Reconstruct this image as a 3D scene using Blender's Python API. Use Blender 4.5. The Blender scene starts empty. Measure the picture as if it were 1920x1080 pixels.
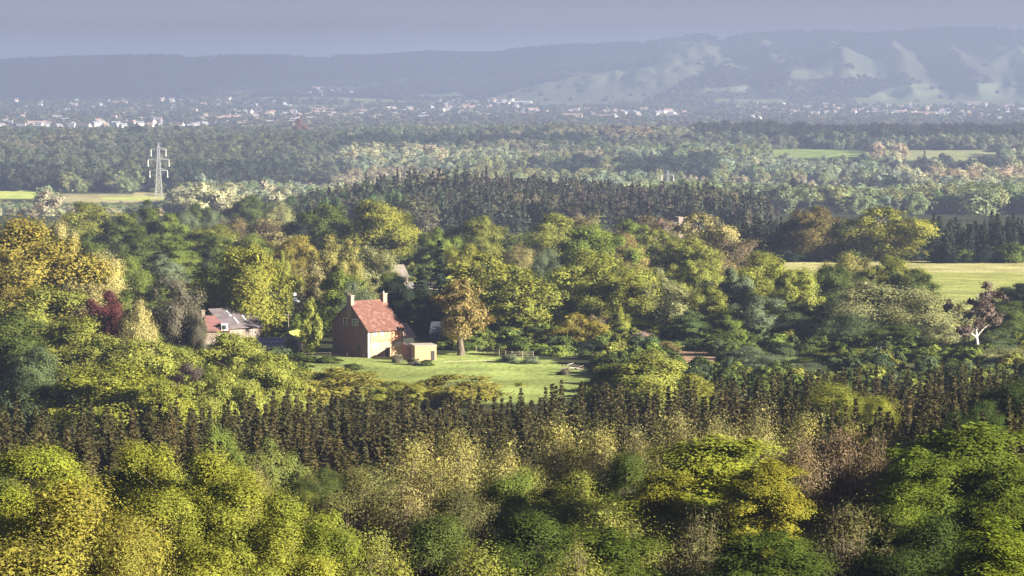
import bpy, math, random
import numpy as np
from mathutils import Vector, Matrix
R = math.radians
S = bpy.context.scene
COL = S.collection

# ------------------------------------------------------------------ camera, sky, sun, exposure
F = 960.0 / math.tan(R(10.0))            # focal length in photo pixels (1920 wide)
HOR = 150.0                              # photo row of eye level
PITCH = math.atan((540.0 - HOR) / F)
cam = bpy.data.cameras.new('camera'); cam.sensor_width = 36; cam.lens = 18.0 / math.tan(R(10.0))
cam.clip_start = 1.0; cam.clip_end = 60000
camo = bpy.data.objects.new('camera', cam); COL.objects.link(camo)
camo.location = (0, 0, 0); camo.rotation_euler = (R(90) - PITCH, 0, 0)
S.camera = camo
SUN_EL = R(19); SUN_AZ = R(111)          # azimuth clockwise from +Y (view direction)
sdir = Vector((math.sin(SUN_AZ) * math.cos(SUN_EL), math.cos(SUN_AZ) * math.cos(SUN_EL), math.sin(SUN_EL)))
W = bpy.data.worlds.new('World'); S.world = W; W.use_nodes = True
nt = W.node_tree; nt.nodes.clear()
sky = nt.nodes.new('ShaderNodeTexSky'); sky.sky_type = 'NISHITA'; sky.sun_disc = False
sky.sun_elevation = SUN_EL; sky.sun_rotation = SUN_AZ; sky.air_density = 1.0; sky.dust_density = 1.5; sky.ozone_density = 3.0
tint = nt.nodes.new('ShaderNodeMix'); tint.data_type = 'RGBA'; tint.blend_type = 'MULTIPLY'; tint.inputs[0].default_value = 1.0
tint.inputs[7].default_value = (0.38, 0.31, 0.46, 1)
bg = nt.nodes.new('ShaderNodeBackground'); bg.inputs[1].default_value = 0.045
wo = nt.nodes.new('ShaderNodeOutputWorld')
nt.links.new(sky.outputs[0], tint.inputs[6]); nt.links.new(tint.outputs[2], bg.inputs[0]); nt.links.new(bg.outputs[0], wo.inputs[0])
sl = bpy.data.lights.new('sun', 'SUN'); sl.energy = 5.0; sl.angle = R(0.5); sl.color = (1.0, 0.93, 0.76)
so = bpy.data.objects.new('sun', sl); COL.objects.link(so)
so.rotation_euler = sdir.to_track_quat('Z', 'Y').to_euler()
S.view_settings.view_transform = 'Standard'; S.view_settings.look = 'None'
S.view_settings.exposure = 2.3; S.view_settings.gamma = 1.0
S.cycles.max_bounces = 4; S.cycles.diffuse_bounces = 2; S.cycles.glossy_bounces = 2
S.cycles.transmission_bounces = 3; S.cycles.volume_bounces = 0; S.cycles.transparent_max_bounces = 4
S.cycles.use_denoising = True
HAZE_D = 1.45e-4

# ------------------------------------------------------------------ numeric helpers
rs = np.random.RandomState(7)
def _hash(ix, iy, s):
    n = (ix.astype(np.int64) * 374761393 + iy.astype(np.int64) * 668265263 + s * 982451653) & 0x7fffffff
    n = ((n ^ (n >> 13)) * 1274126177) & 0x7fffffff
    return ((n ^ (n >> 16)) & 0xffff) / 65535.0
def vnoise(x, y, s=0):
    x = np.asarray(x, float); y = np.asarray(y, float)
    ix = np.floor(x); iy = np.floor(y); fx = x - ix; fy = y - iy
    fx = fx * fx * (3 - 2 * fx); fy = fy * fy * (3 - 2 * fy)
    a = _hash(ix, iy, s); b = _hash(ix + 1, iy, s); c = _hash(ix, iy + 1, s); d = _hash(ix + 1, iy + 1, s)
    return (a + (b - a) * fx) * (1 - fy) + (c + (d - c) * fx) * fy
def fbm(x, y, s=0, o=4):
    t = 0; a = .5; n = 0
    for k in range(o):
        t = t + a * vnoise(x * 2 ** k, y * 2 ** k, s + k); n += a; a *= .5
    return t / n
def sm(a, b, x):
    t = np.clip((x - a) / (b - a), 0, 1); return t * t * (3 - 2 * t)
def inpoly(px, py, poly):
    px = np.asarray(px, float); py = np.asarray(py, float)
    r = np.zeros(np.broadcast(px, py).shape, bool); n = len(poly)
    for i in range(n):
        x1, y1 = poly[i]; x2, y2 = poly[(i + 1) % n]
        if y1 == y2: continue
        c = ((y1 > py) != (y2 > py)) & (px < (x2 - x1) * (py - y1) / (y2 - y1) + x1)
        r ^= c
    return r

# ------------------------------------------------------------------ terrain height
PY = [-400, -60, 0, 40, 100, 150, 200, 300, 400, 500, 555, 650, 800, 925, 1000, 1200, 1400, 1600, 1900, 2200, 2500, 3000, 3800, 4200, 4800, 6000, 7000, 8000, 9000, 20000]
PZ = [4, 0, -2.5, -11, -26, -34, -38.5, -45.5, -51, -52.6, -53.2, -54, -57, -58.5, -60, -66, -73, -77, -88, -98, -99.5, -95, -80, -86, -95, -95, -91, -84, -68, -60]
CR_P = [-900, 0, 130, 250, 700, 800, 930, 960, 1060, 1140, 1210, 1245, 1262, 1290, 1320, 1350, 1400, 1500, 1590, 1620, 1660, 1770, 1920, 3000]
CR_R = [125, 115, 110, 107, 107.5, 100, 102, 96, 86, 84, 83, 76, 70, 67, 69, 75, 67, 60, 63, 67, 60, 55.5, 56, 60]
def terrain(x, y):
    x = np.asarray(x, float); y = np.asarray(y, float)
    z = np.interp(y, PY, PZ)
    ys = np.maximum(y, 50.0); px = 960 + F * x / ys
    z = z + (fbm(x / 60, y / 60, 3) - .5) * 1.6 * sm(250, 500, y) * (1 - sm(520, 540, y) * (1 - sm(600, 640, y)))
    z = z + (fbm(x / 380, y / 380, 9) - .5) * (24 - 12 * sm(3200, 3800, y)) * sm(1500, 2600, y) * (1 - sm(4600, 6000, y) * .6)
    z = z + 9 * np.exp(-((y - 1600) / 190) ** 2) * sm(480, 820, px) * (1 - sm(1250, 1520, px))
    # steep wooded bank added out of view at right to shade the foreground
    z = z + (4.0 + 5 * (fbm(x / 20, y / 20, 45) - .5) - z) * sm(44, 114, x) * (1 - sm(200, 290, y + (fbm(x / 25, y / 25, 44) - .5) * 60)) * sm(-400, 0, y)
    # the chalk downs
    yc = 11000 - 700 * sm(850, 1300, px) + (fbm(px / 260, px * 0, 21) - .5) * 500
    zc = (HOR - np.interp(px, CR_P, CR_R)) * yc / F
    rt = sm(1150, 1500, px)
    spur = np.abs(((px + 60 * (fbm(px / 200, y / 900, 5) - .5)) / 118.0 + (y - 10300) / 2300.0) % 1.0 - .5) * 2
    sh = (spur ** 1.2 - .45) * (60 + 230 * rt) + (fbm(px / 60, y / 400, 33) - .5) * 420
    ln = 1750.0 - 150 * rt
    env = sm(0, .25, (y - (yc - ln)) / ln) * (1 - sm(.86, 1.0, (y - (yc - ln)) / ln))
    s = np.clip((y + sh * env - (yc - ln)) / ln, 0, 1)
    esc = s ** 1.35 * (1 - .25 * s * (1 - s))
    zb = np.interp(y, PY, PZ)
    dn = zb + (zc - zb) * esc
    dn = np.where(y > yc, zc - (y - yc) * 0.02, dn)
    z = np.where(y > yc - ln, np.maximum(z, dn), z)
    for hp, hy, wp, wy, hh in ((1330, 9350, 150, 420, 42), (1500, 9250, 130, 330, 36), (1600, 9600, 95, 300, 66), (1120, 9700, 210, 480, 34), (1840, 9650, 120, 330, 34), (560, 8900, 260, 500, 16)):
        z = z + hh * np.exp(-((px - hp) / wp) ** 2 - ((y - hy) / wy) ** 2) * (1 - sm(yc - 900, yc - 200, y))
    return z
def H(x, y): return float(terrain(np.array([x]), np.array([y]))[0])
def proj(x, y, z):
    c, s = math.cos(PITCH), math.sin(PITCH)
    dpt = y * c - z * s; up = y * s + z * c
    return 960 + F * x / dpt, 540 - F * up / dpt
def at(px, py, d):
    a = (px - 960) / F; b = (540 - py) / F
    c, s = math.cos(PITCH), math.sin(PITCH)
    dy = c + b * s; dz = -s + b * c
    t = d / dy
    return Vector((a * t, d, dz * t))
def ground_hit(px, row, dmin=100):
    d = np.concatenate([np.arange(dmin, 3000, 2.0), np.arange(3000, 12000, 10.0)])
    d = d[d >= dmin]
    a = (px - 960) / F; b = (540 - row) / F
    c, s = math.cos(PITCH), math.sin(PITCH)
    dy = c + b * s; dz = -s + b * c; t = d / dy
    z = terrain(a * t, d); k = np.argmax(dz * t <= z)
    return float(a * t[k]), float(d[k]), float(z[k])

# ------------------------------------------------------------------ materials
MATS = {}
def nodemat(name):
    m = bpy.data.materials.new(name); m.use_nodes = True
    n = m.node_tree; n.nodes.clear()
    return m, n, n.nodes.new('ShaderNodeOutputMaterial')
def N(n, t, **k):
    nd = n.nodes.new(t)
    for a, v in k.items(): setattr(nd, a, v)
    return nd
def mixc(n, fac, a, b, mode='MIX'):
    m = n.nodes.new('ShaderNodeMix'); m.data_type = 'RGBA'; m.blend_type = mode
    for i, v in ((0, fac), (6, a), (7, b)):
        if hasattr(v, 'is_linked') or hasattr(v, 'links'): n.links.new(v, m.inputs[i])
        elif isinstance(v, (int, float)): m.inputs[i].default_value = v
        else: m.inputs[i].default_value = tuple(v) + (1,)
    return m.outputs[2]
def rough_mat(name, c1, c2, scale=3.0, rough=.85, detail=6, bump=0.0, stretch=None):
    if name in MATS: return MATS[name]
    m, n, out = nodemat(name)
    tc = N(n, 'ShaderNodeTexCoord'); src = tc.outputs['Object']
    if stretch:
        mp = N(n, 'ShaderNodeMapping'); mp.inputs['Scale'].default_value = stretch; n.links.new(src, mp.inputs[0]); src = mp.outputs[0]
    nz = N(n, 'ShaderNodeTexNoise'); nz.inputs['Scale'].default_value = scale; nz.inputs['Detail'].default_value = detail
    n.links.new(src, nz.inputs['Vector'])
    cr = N(n, 'ShaderNodeMapRange'); cr.inputs[1].default_value = .38; cr.inputs[2].default_value = .62
    n.links.new(nz.outputs[0], cr.inputs[0])
    c = mixc(n, cr.outputs[0], c1, c2)
    b = N(n, 'ShaderNodeBsdfPrincipled'); b.inputs['Roughness'].default_value = rough
    n.links.new(c, b.inputs['Base Color'])
    if bump:
        bp = N(n, 'ShaderNodeBump'); bp.inputs['Strength'].default_value = bump; bp.inputs['Distance'].default_value = .05
        n.links.new(nz.outputs[0], bp.inputs['Height']); n.links.new(bp.outputs[0], b.inputs['Normal'])
    n.links.new(b.outputs[0], out.inputs[0]); MATS[name] = m; return m
def brick_mat(name, c1, c2, mortar, scale=1.0, bw=.23, bh=.075, patches=None):
    m, n, out = nodemat(name)
    tc = N(n, 'ShaderNodeTexCoord')
    br = N(n, 'ShaderNodeTexBrick'); br.inputs['Scale'].default_value = scale
    br.inputs['Brick Width'].default_value = bw; br.inputs['Row Height'].default_value = bh; br.inputs['Mortar Size'].default_value = .012
    br.inputs['Color1'].default_value = tuple(c1) + (1,); br.inputs['Color2'].default_value = tuple(c2) + (1,); br.inputs['Mortar'].default_value = tuple(mortar) + (1,)
    n.links.new(tc.outputs['UV'], br.inputs['Vector'])
    col = br.outputs[0]
    if patches:
        nz = N(n, 'ShaderNodeTexNoise'); nz.inputs['Scale'].default_value = 1.4; nz.inputs['Detail'].default_value = 8; nz.inputs['Roughness'].default_value = .7
        n.links.new(tc.outputs['Object'], nz.inputs['Vector'])
        mr = N(n, 'ShaderNodeMapRange'); mr.inputs[1].default_value = .47; mr.inputs[2].default_value = .62; n.links.new(nz.outputs[0], mr.inputs[0])
        col = mixc(n, mr.outputs[0], col, patches)
    b = N(n, 'ShaderNodeBsdfPrincipled'); b.inputs['Roughness'].default_value = .9
    n.links.new(col, b.inputs['Base Color']); n.links.new(b.outputs[0], out.inputs[0]); return m
def leaf_mat(name, instanced=False, trans=.26, cell=.5, dry=(1.05, .97, .82)):
    """foliage: own colour of each tree x clump scale and leaf scale variation, part of the light passes through"""
    m, n, out = nodemat(name)
    if instanced:
        a = N(n, 'ShaderNodeAttribute', attribute_type='INSTANCER', attribute_name='tint'); col = a.outputs['Color']
    else:
        oi = N(n, 'ShaderNodeObjectInfo'); col = oi.outputs['Color']
    v = N(n, 'ShaderNodeAttribute', attribute_name='var')
    mr = N(n, 'ShaderNodeMapRange'); mr.inputs[3].default_value = .82; mr.inputs[4].default_value = 1.24
    n.links.new(v.outputs['Fac'], mr.inputs[0])
    tc = N(n, 'ShaderNodeTexCoord'); nz = N(n, 'ShaderNodeTexNoise'); nz.inputs['Scale'].default_value = cell; nz.inputs['Detail'].default_value = 3
    n.links.new(tc.outputs['Object'], nz.inputs['Vector'])
    nr = N(n, 'ShaderNodeMapRange'); nr.inputs[1].default_value = .4; nr.inputs[2].default_value = .65; n.links.new(nz.outputs[0], nr.inputs[0])
    c2 = mixc(n, 1.0, col, dry, 'MULTIPLY')
    c = mixc(n, nr.outputs[0], col, c2)
    sc = N(n, 'ShaderNodeVectorMath', operation='SCALE'); n.links.new(c, sc.inputs[0]); n.links.new(mr.outputs[0], sc.inputs['Scale'])
    d = N(n, 'ShaderNodeBsdfDiffuse'); t = N(n, 'ShaderNodeBsdfTranslucent'); mx = N(n, 'ShaderNodeMixShader'); mx.inputs[0].default_value = trans
    n.links.new(sc.outputs[0], d.inputs[0])
    ty = mixc(n, 1.0, sc.outputs[0], (1.1, 1.15, .6), 'MULTIPLY'); n.links.new(ty, t.inputs[0])
    n.links.new(d.outputs[0], mx.inputs[1]); n.links.new(t.outputs[0], mx.inputs[2]); n.links.new(mx.outputs[0], out.inputs[0])
    return m
LEAF = leaf_mat('foliage'); LEAFI = leaf_mat('foliage_far', True, cell=.25)
NEEDLE = leaf_mat('needles', trans=.12, cell=.8, dry=(1.2, 1.0, .8)); NEEDLEI = leaf_mat('needles_far', True, trans=.12, cell=.3, dry=(1.15, 1.0, .85))
BARK = rough_mat('bark', (.06, .045, .03), (.13, .10, .07), 4, stretch=(1, 1, .2))
PALEBARK = rough_mat('pale_bark', (.30, .27, .23), (.55, .52, .48), 2, stretch=(1, 1, .3))
TWIG = rough_mat('twig_bark', (.10, .075, .045), (.17, .125, .08), 2)
BROWNWOOD = rough_mat('weathered_wood', (.10, .075, .05), (.2, .16, .11), 3, stretch=(1, 1, .3))

# ------------------------------------------------------------------ object helpers
def tag(o, label=None, cat=None, group=None, kind=None):
    if label: o['label'] = label
    if cat: o['category'] = cat
    if group: o['group'] = group
    if kind: o['kind'] = kind
    return o
def mesh_np(name, v, f, mats, var=None, smooth=False, mi=None):
    """v (n,3), f (m,k) array or list of such arrays"""
    me = bpy.data.meshes.new(name)
    fs = f if isinstance(f, list) else [f]
    fs = [a for a in fs if len(a)]
    tot = sum(a.size for a in fs); nf = sum(len(a) for a in fs)
    me.vertices.add(len(v)); me.vertices.foreach_set('co', np.ascontiguousarray(v, np.float32).ravel())
    me.loops.add(tot); me.loops.foreach_set('vertex_index', np.concatenate([a.ravel() for a in fs]).astype(np.int32))
    me.polygons.add(nf)
    ln = np.concatenate([np.full(len(a), a.shape[1]) for a in fs]); st = np.concatenate([[0], np.cumsum(ln)[:-1]])
    me.polygons.foreach_set('loop_start', st.astype(np.int32))
    if mi is not None: me.polygons.foreach_set('material_index', np.asarray(mi, np.int32))
    if smooth: me.polygons.foreach_set('use_smooth', np.ones(nf, bool))
    for m in mats: me.materials.append(m)
    if var is not None:
        at_ = me.attributes.new('var', 'FLOAT', 'FACE'); at_.data.foreach_set('value', np.asarray(var, np.float32))
    me.update(calc_edges=True); return me
def quads(c, nrm, size, rng, aspect=1.0, axis=None):
    """leaf quads centred on c facing nrm"""
    n = len(c); r = rng.normal(size=(n, 3)) if axis is None else axis + rng.normal(size=(n, 3)) * .25
    nrm = nrm / np.linalg.norm(nrm, axis=1, keepdims=True)
    a = np.cross(nrm, r); a /= np.linalg.norm(a, axis=1, keepdims=True) + 1e-9
    b = np.cross(nrm, a)
    s = (np.asarray(size) * (.6 + .8 * rng.rand(n)))[:, None] * .5
    a = a * s; b = b * s * aspect
    v = np.stack([c - b * 1.15, c + a * .8 - b * .1, c + b * 1.15, c - a * .8 + b * .1], 1).reshape(-1, 3)
    f = np.arange(n * 4).reshape(n, 4)
    return v, f
def tubes(paths, sides=5):
    V = []; Fq = []; o = 0
    for pts, rad in paths:
        pts = np.asarray(pts, float); m = len(pts)
        tg = np.gradient(pts, axis=0); tg /= np.linalg.norm(tg, axis=1, keepdims=True) + 1e-9
        ref = np.where(np.abs(tg[:, 2:3]) > .9, [[1., 0, 0]], [[0, 0, 1.]])
        a = np.cross(tg, ref); a /= np.linalg.norm(a, axis=1, keepdims=True) + 1e-9; b = np.cross(tg, a)
        th = np.arange(sides) * 2 * np.pi / sides
        ring = pts[:, None] + np.asarray(rad)[:, None, None] * (a[:, None] * np.cos(th)[None, :, None] + b[:, None] * np.sin(th)[None, :, None])
        V.append(ring.reshape(-1, 3))
        i = np.arange(m - 1)[:, None] * sides; j = np.arange(sides)[None]; k = (j + 1) % sides
        Fq.append((np.stack([i + j, i + k, i + sides + k, i + sides + j], -1).reshape(-1, 4)) + o); o += m * sides
    return np.concatenate(V), np.concatenate(Fq)

# ------------------------------------------------------------------ tree prototypes (each: crown mesh, trunk mesh, nominal height, nominal width)
def env_r(shape, t):
    if shape == 'dome': return np.sqrt(np.clip(1 - (np.clip(t, 0, 1) * 1.0) ** 2.3, 0, 1)) * (0.72 + .28 * np.sin(np.clip(t * 2.2, 0, 1.57)))
    if shape == 'round': return np.sqrt(np.clip(1 - (2 * t - .95) ** 2 * .98, 0.02, 1))
    if shape == 'tall': return np.clip(np.sin(np.pi * np.clip(t * .93 + .07, 0, 1)) ** .7, .08, 1) * (1 - .25 * t)
    if shape == 'column': return np.clip(np.sin(np.pi * np.clip(t * .9 + .08, 0, 1)) ** .6, .1, 1)
    if shape == 'flat': return np.sqrt(np.clip(1 - t ** 3.4, 0, 1)) * (.6 + .4 * t ** .4)
def make_broad(name, seed, h, w, shape='dome', base=.18, nclump=46, nleaf=20000, leaf=.34, clump=.26, flat=.8, limbs=16,
               trunk=.028, tuft=.30, inner=.12, mat=None, bark=None, twigs=0, twigr=.014, spray=False, lump=.18, lowfill=True, trunkmat=None):
    rng = np.random.RandomState(seed); Rr = w / 2; cb = h * base; ch = h - cb
    # clumps
    t = rng.rand(nclump * 3); th = rng.rand(nclump * 3) * 2 * np.pi
    keep = rng.rand(nclump * 3) < np.clip(env_r(shape, t) + .2, 0, 1); t = t[keep][:nclump]; th = th[keep][:nclump]
    n = len(t)
    lob = 1 + lump * np.sin(th * 3 + seed) + lump * .7 * np.sin(th * 5 + seed * 2 + t * 4)
    fr = rng.rand(n) ** .4
    rc = Rr * clump * (.6 + .8 * rng.rand(n)) * (1 - .35 * t)
    rr = np.maximum(env_r(shape, t) * lob * Rr * fr - rc * .55, 0)
    cc = np.stack([np.cos(th) * rr, np.sin(th) * rr, cb + t * ch * (.9 + .1 * lob) - rc * .55 * (t > .5)], 1)
    area = rc ** 2; p = area / area.sum()
    ntuft = max(8, int(nleaf / nclump / 28)) if tuft else 0
    ntf = n * ntuft
    ci = np.repeat(np.arange(n), ntuft)
    dirs = rng.normal(size=(ntf, 3)); dirs[:, 2] = dirs[:, 2] * .9 + .25
    dirs /= np.linalg.norm(dirs, axis=1, keepdims=True)
    fl = np.array([1, 1, flat])
    tp = cc[ci] + dirs * fl * rc[ci][:, None] * (.72 + .42 * rng.rand(ntf))[:, None]
    ti = rng.choice(ntf, nleaf, p=np.repeat(p / ntuft, ntuft) / np.repeat(p / ntuft, ntuft).sum())
    sp = rng.normal(size=(nleaf, 3)) * (rc[ci[ti]] * tuft)[:, None]
    if spray:
        sp *= np.array([1, 1, .22]); out_ = tp[ti].copy(); out_[:, 2] = 0
        out_ /= np.linalg.norm(out_, axis=1, keepdims=True) + 1e-6
        u = rng.rand(nleaf)[:, None] - .4
        sp += out_ * u * rc[ci[ti]][:, None] * 1.1; sp[:, 2] -= (u[:, 0] ** 2) * rc[ci[ti]] * .5
    pos = tp[ti] + sp
    k = rng.rand(nleaf) < inner; pos[k] = cc[ci[ti[k]]] + rng.normal(size=(k.sum(), 3)) * rc[ci[ti[k]]][:, None] * .3
    nrm = dirs[ti] * 1.0 + rng.normal(size=(nleaf, 3)) * .32 + np.array([0, 0, .2]) + (pos - np.array([0, 0, cb + ch * .35])) / (Rr * 1.4) * .9
    if spray: nrm = nrm * .5 + np.array([0, 0, .9])
    lv, lf = quads(pos, nrm, np.where(k, leaf * 2.6, leaf), rng, 1.15, axis=(out_ if spray else None))  # hidden inner leaves enlarged to block light through the crown
    tv = rng.rand(ntf); var = np.clip(.5 * tv[ti] + .5 * rng.rand(nleaf), 0, 1)
    cv = rng.rand(n); var = np.clip(var * .75 + .25 * cv[ci[ti]], 0, 1)
    mat = mat or LEAF
    # limbs
    paths = []; zt = cb + ch * .45; lean = rng.normal(size=2) * h * .015
    tz = np.linspace(-.6, h * .8, 9); wob = np.cumsum(rng.normal(size=(9, 2)) * h * .008, 0)
    tpth = np.stack([wob[:, 0] * (tz > 0), wob[:, 1] * (tz > 0), tz], 1)
    tr = h * trunk * np.linspace(1.15, .16, 9) ** 1.1; tr[0] *= 1.25
    paths.append((tpth, tr))
    order = np.argsort(-rc)[:limbs]
    for q in order:
        e = cc[q]; z0 = min(max(e[2] - np.hypot(e[0], e[1]) * (.6 + .5 * rng.rand()), cb * .75), h * .72)
        s0 = np.array([np.interp(z0, tz, tpth[:, 0]), np.interp(z0, tz, tpth[:, 1]), z0])
        uu = np.linspace(0, 1, 6)[:, None]
        mid = s0 * (1 - uu) + e * uu + np.array([0, 0, 1]) * np.sin(uu * np.pi) * h * .02 + rng.normal(size=(6, 3)) * h * .008 * np.sin(uu * np.pi)
        r0 = h * trunk * .5 * (1 - z0 / h * .7)
        paths.append((mid, r0 * np.linspace(1, .18, 6)))
        for _ in range(3):
            e2 = e + rng.normal(size=3) * rc[q] * .8; b0 = mid[3 + rng.randint(2)]
            paths.append((np.stack([b0, (b0 + e2) / 2 + rng.normal(size=3) * .1, e2]), r0 * np.array([.35, .22, .08])))
    bv, bf = tubes(paths, 6)
    if twigs:
        # long thin upright shoots fanning up to the crown surface
        tt = rng.choice(ntf, twigs); e = tp[tt] + rng.normal(size=(twigs, 3)) * .2
        a0 = cc[ci[tt]] * np.array([.55, .55, .5]) + rng.normal(size=(twigs, 3)) * .2; a0[:, 2] = np.clip(a0[:, 2], cb * .5, None)
        m_ = (a0 + e) / 2 + rng.normal(size=(twigs, 3)) * .18
        tw = [(np.stack([a0[i], m_[i], e[i]]), np.array([twigr * 2.2, twigr * 1.5, twigr * .7])) for i in range(twigs)]
        v2, f2 = tubes(tw, 3); bf = np.concatenate([bf, f2 + len(bv)]); bv = np.concatenate([bv, v2])
    crown = mesh_np(name + '_crown', lv, lf, [mat], var)
    trunkm = mesh_np(name + '_trunk', bv, bf, [bark or BARK], smooth=True)
    return dict(crown=crown, trunk=trunkm, h=float(np.percentile(lv[:, 2], 99.3)), w=float(2 * np.percentile(np.hypot(lv[:, 0], lv[:, 1]), 96)))
def make_conifer(name, seed, h, w, levels=26, per=8, nl=14, leaf=.28, mat=None, droop=.25, base=.06, ragged=.25, trunk=.014, bark=None, power=1.0):
    rng = np.random.RandomState(seed); P = []; Nn = []; ax = []; paths = []
    paths.append((np.array([[0, 0, -.5], [0, 0, h * .5], [0, 0, h]]), np.array([h * trunk, h * trunk * .6, .01])))
    for i in range(levels):
        t = (i + rng.rand() * .6) / levels; z = h * (base + (1 - base) * t)
        rad = w / 2 * (1 - t) ** power * (.95 + .05 * math.sin(i)) + w * .02
        for j in range(per if t < .8 else max(4, per - 3)):
            a = rng.rand() * 2 * np.pi; L = rad * (1 - ragged + 2 * ragged * rng.rand() * .8)
            k = max(3, int(nl * (L / (w / 2)) ** .8)); u = (np.arange(k) + rng.rand(k)) / k
            d = np.array([np.cos(a), np.sin(a), 0]); sd = np.array([-np.sin(a), np.cos(a), 0])
            side = rng.normal(size=k) * .16 * L * (1.1 - u)
            p = d * (u * L)[:, None] + sd * side[:, None]; p[:, 2] = z - droop * L * u + .14 * L * u ** 2.5 * (1 + t) - rng.rand(k) * leaf * .4
            P.append(p); Nn.append(np.tile(d * .45 + np.array([0, 0, .55]), (k, 1)) + rng.normal(size=(k, 3)) * .45); ax.append(np.tile(sd, (k, 1)))
    P = np.concatenate(P); Nn = np.concatenate(Nn); ax = np.concatenate(ax)
    lv, lf = quads(P, Nn, leaf, rng, 1.5, axis=ax)
    bv, bf = tubes(paths, 6)
    return dict(crown=mesh_np(name + '_crown', lv, lf, [mat or NEEDLE], rng.rand(len(P))), trunk=mesh_np(name + '_trunk', bv, bf, [bark or BARK], smooth=True), h=h, w=w)

PR = {}
# near trees (leaf about 0.17 m)
PR['oakN'] = [make_broad('oak_near', 11 + i, 16, 11, 'dome', .12, 84, 190000, .108, .25, .8, 30, .02, .30, twigs=500, twigr=.012) for i in range(3)]
PR['fineN'] = [make_broad('fine_near', 31 + i, 16, 12, 'dome', .12, 70, 130000, .095, .28, .8, 26, .016, .38, inner=.1, twigs=700, bark=TWIG) for i in range(2)]
PR['twigN'] = [make_broad('twiggy_near', 41 + i, 13, 10, 'dome', .15, 70, 42000, .115, .30, 1.0, 26, .010, .42, twigs=1300, twigr=.009, bark=TWIG, inner=.05) for i in range(3)]
PR['sprayN'] = [make_broad('spray_near', 51 + i, 15, 10, 'dome', .12, 90, 140000, .115, .27, .35, 20, .016, .30, spray=True) for i in range(2)]
PR['spruceN'] = [make_conifer('spruce_near', 61 + i, 9, [4.0, 4.6, 3.8, 5.0][i], 34, 10, 15, .25, ragged=.5, droop=[.25, .35, .2, .3][i], power=[1.25, 1.0, 1.35, 1.1][i]) for i in range(4)]
# middle distance (leaf about 0.33 m)
PR['oak'] = [make_broad('oak', 71 + i, 15, 15, 'dome', .1, 64, 58000, .22, .26, .8, 22, .024, .27) for i in range(4)]
PR['round'] = [make_broad('round', 81 + i, 14, 12, 'round', .06, 48, 44000, .23, .28, .85, 16, .022, .27) for i in range(3)]
PR['tall'] = [make_broad('tall', 91 + i, 17, 9, 'tall', .06, 46, 36000, .22, .30, .95, 14, .02, .3) for i in range(3)]
PR['soft'] = [make_broad('soft', 101 + i, 14, 12, 'round', .08, 40, 38000, .2, .33, .9, 22, .02, .42, inner=.1, bark=TWIG) for i in range(3)]
PR['bare'] = [make_broad('bare', 111 + i, 15, 11, 'dome', .12, 50, 8000, .25, .30, .95, 26, .018, .4, twigs=800, twigr=.03, bark=TWIG, inner=.05) for i in range(2)]
PR['poplar'] = [make_broad('poplar', 121, 10, 4.2, 'column', .1, 44, 13000, .25, .42, 1.5, 10, .02, .3)]
PR['hero'] = [make_broad('spreading_oak', 131, 14.5, 12, 'round', .27, 46, 15000, .30, .25, .75, 30, .045, .28)]
PR['openoak'] = [make_broad('open_oak', 136, 15, 15, 'round', .2, 48, 15000, .30, .24, .75, 30, .026, .28)]
PR['pine'] = [make_broad('pine', 141, 17, 12, 'flat', .34, 20, 3600, .30, .22, .6, 18, .021, .28, mat=NEEDLE, bark=PALEBARK)]
PR['fir'] = [make_conifer('fir', 151 + i, 17, 6.5, 30, 10, 12, .55, ragged=.28) for i in range(3)]
PR['shrub'] = [make_broad('shrub', 161 + i, 4, 5, 'dome', 0, 22, 6000, .26, .34, .9, 6, .02, .3) for i in range(3)]
PR['shrubfine'] = [make_broad('shrub_fine', 171 + i, 4, 5, 'dome', 0, 26, 9000, .17, .32, .9, 6, .014, .4) for i in range(2)]

KINDNAME = dict(oakN=('broadleaf_tree', 'tree'), fineN=('broadleaf_tree', 'tree'), twigN=('birch_tree', 'tree'), sprayN=('beech_tree', 'tree'),
                spruceN=('spruce_tree', 'spruce'), oak=('oak_tree', 'tree'), round=('broadleaf_tree', 'tree'), tall=('broadleaf_tree', 'tree'),
                soft=('willow_tree', 'tree'), bare=('ash_tree', 'tree'), poplar=('poplar_tree', 'tree'), hero=('oak_tree', 'tree'), openoak=('oak_tree', 'tree'),
                pine=('pine_tree', 'pine tree'), fir=('fir_tree', 'fir tree'), shrub=('shrub', 'shrub'), shrubfine=('shrub', 'shrub'))
cnt = {}
def place(kind, x, y, h, w, col, label, group=None, rot=None, z=None, parts=True, lean=None, variant=None, crown_label=None):
    k = cnt.get(kind, 0); cnt[kind] = k + 1
    P = PR[kind][(k if variant is None else variant) % len(PR[kind])]
    name, cat = KINDNAME[kind]
    z = H(x, y) if z is None else z
    o = bpy.data.objects.new(name, None if parts else P['crown']); COL.objects.link(o)
    rng = random.Random(int(x * 13.7 + y * 7.1) & 0xffff)
    o.location = (x, y, z - .15); o.rotation_euler = (0, 0, rot if rot is not None else rng.uniform(0, 6.28))
    if lean: o.rotation_euler = (lean[0], lean[1], o.rotation_euler[2])
    o.scale = (w / P['w'], w / P['w'], h / P['h']); o.empty_display_size = .5
    tag(o, label, cat, group)
    c4 = (col[0], col[1], col[2], 1)
    if parts:
        c = bpy.data.objects.new('crown', P['crown']); COL.objects.link(c); c.parent = o; c.color = c4
        t = bpy.data.objects.new('stem' if 'shrub' in kind else 'trunk', P['trunk']); COL.objects.link(t); t.parent = o
        if crown_label: c['label'] = crown_label
    else: o.color = c4
    return o
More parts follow.
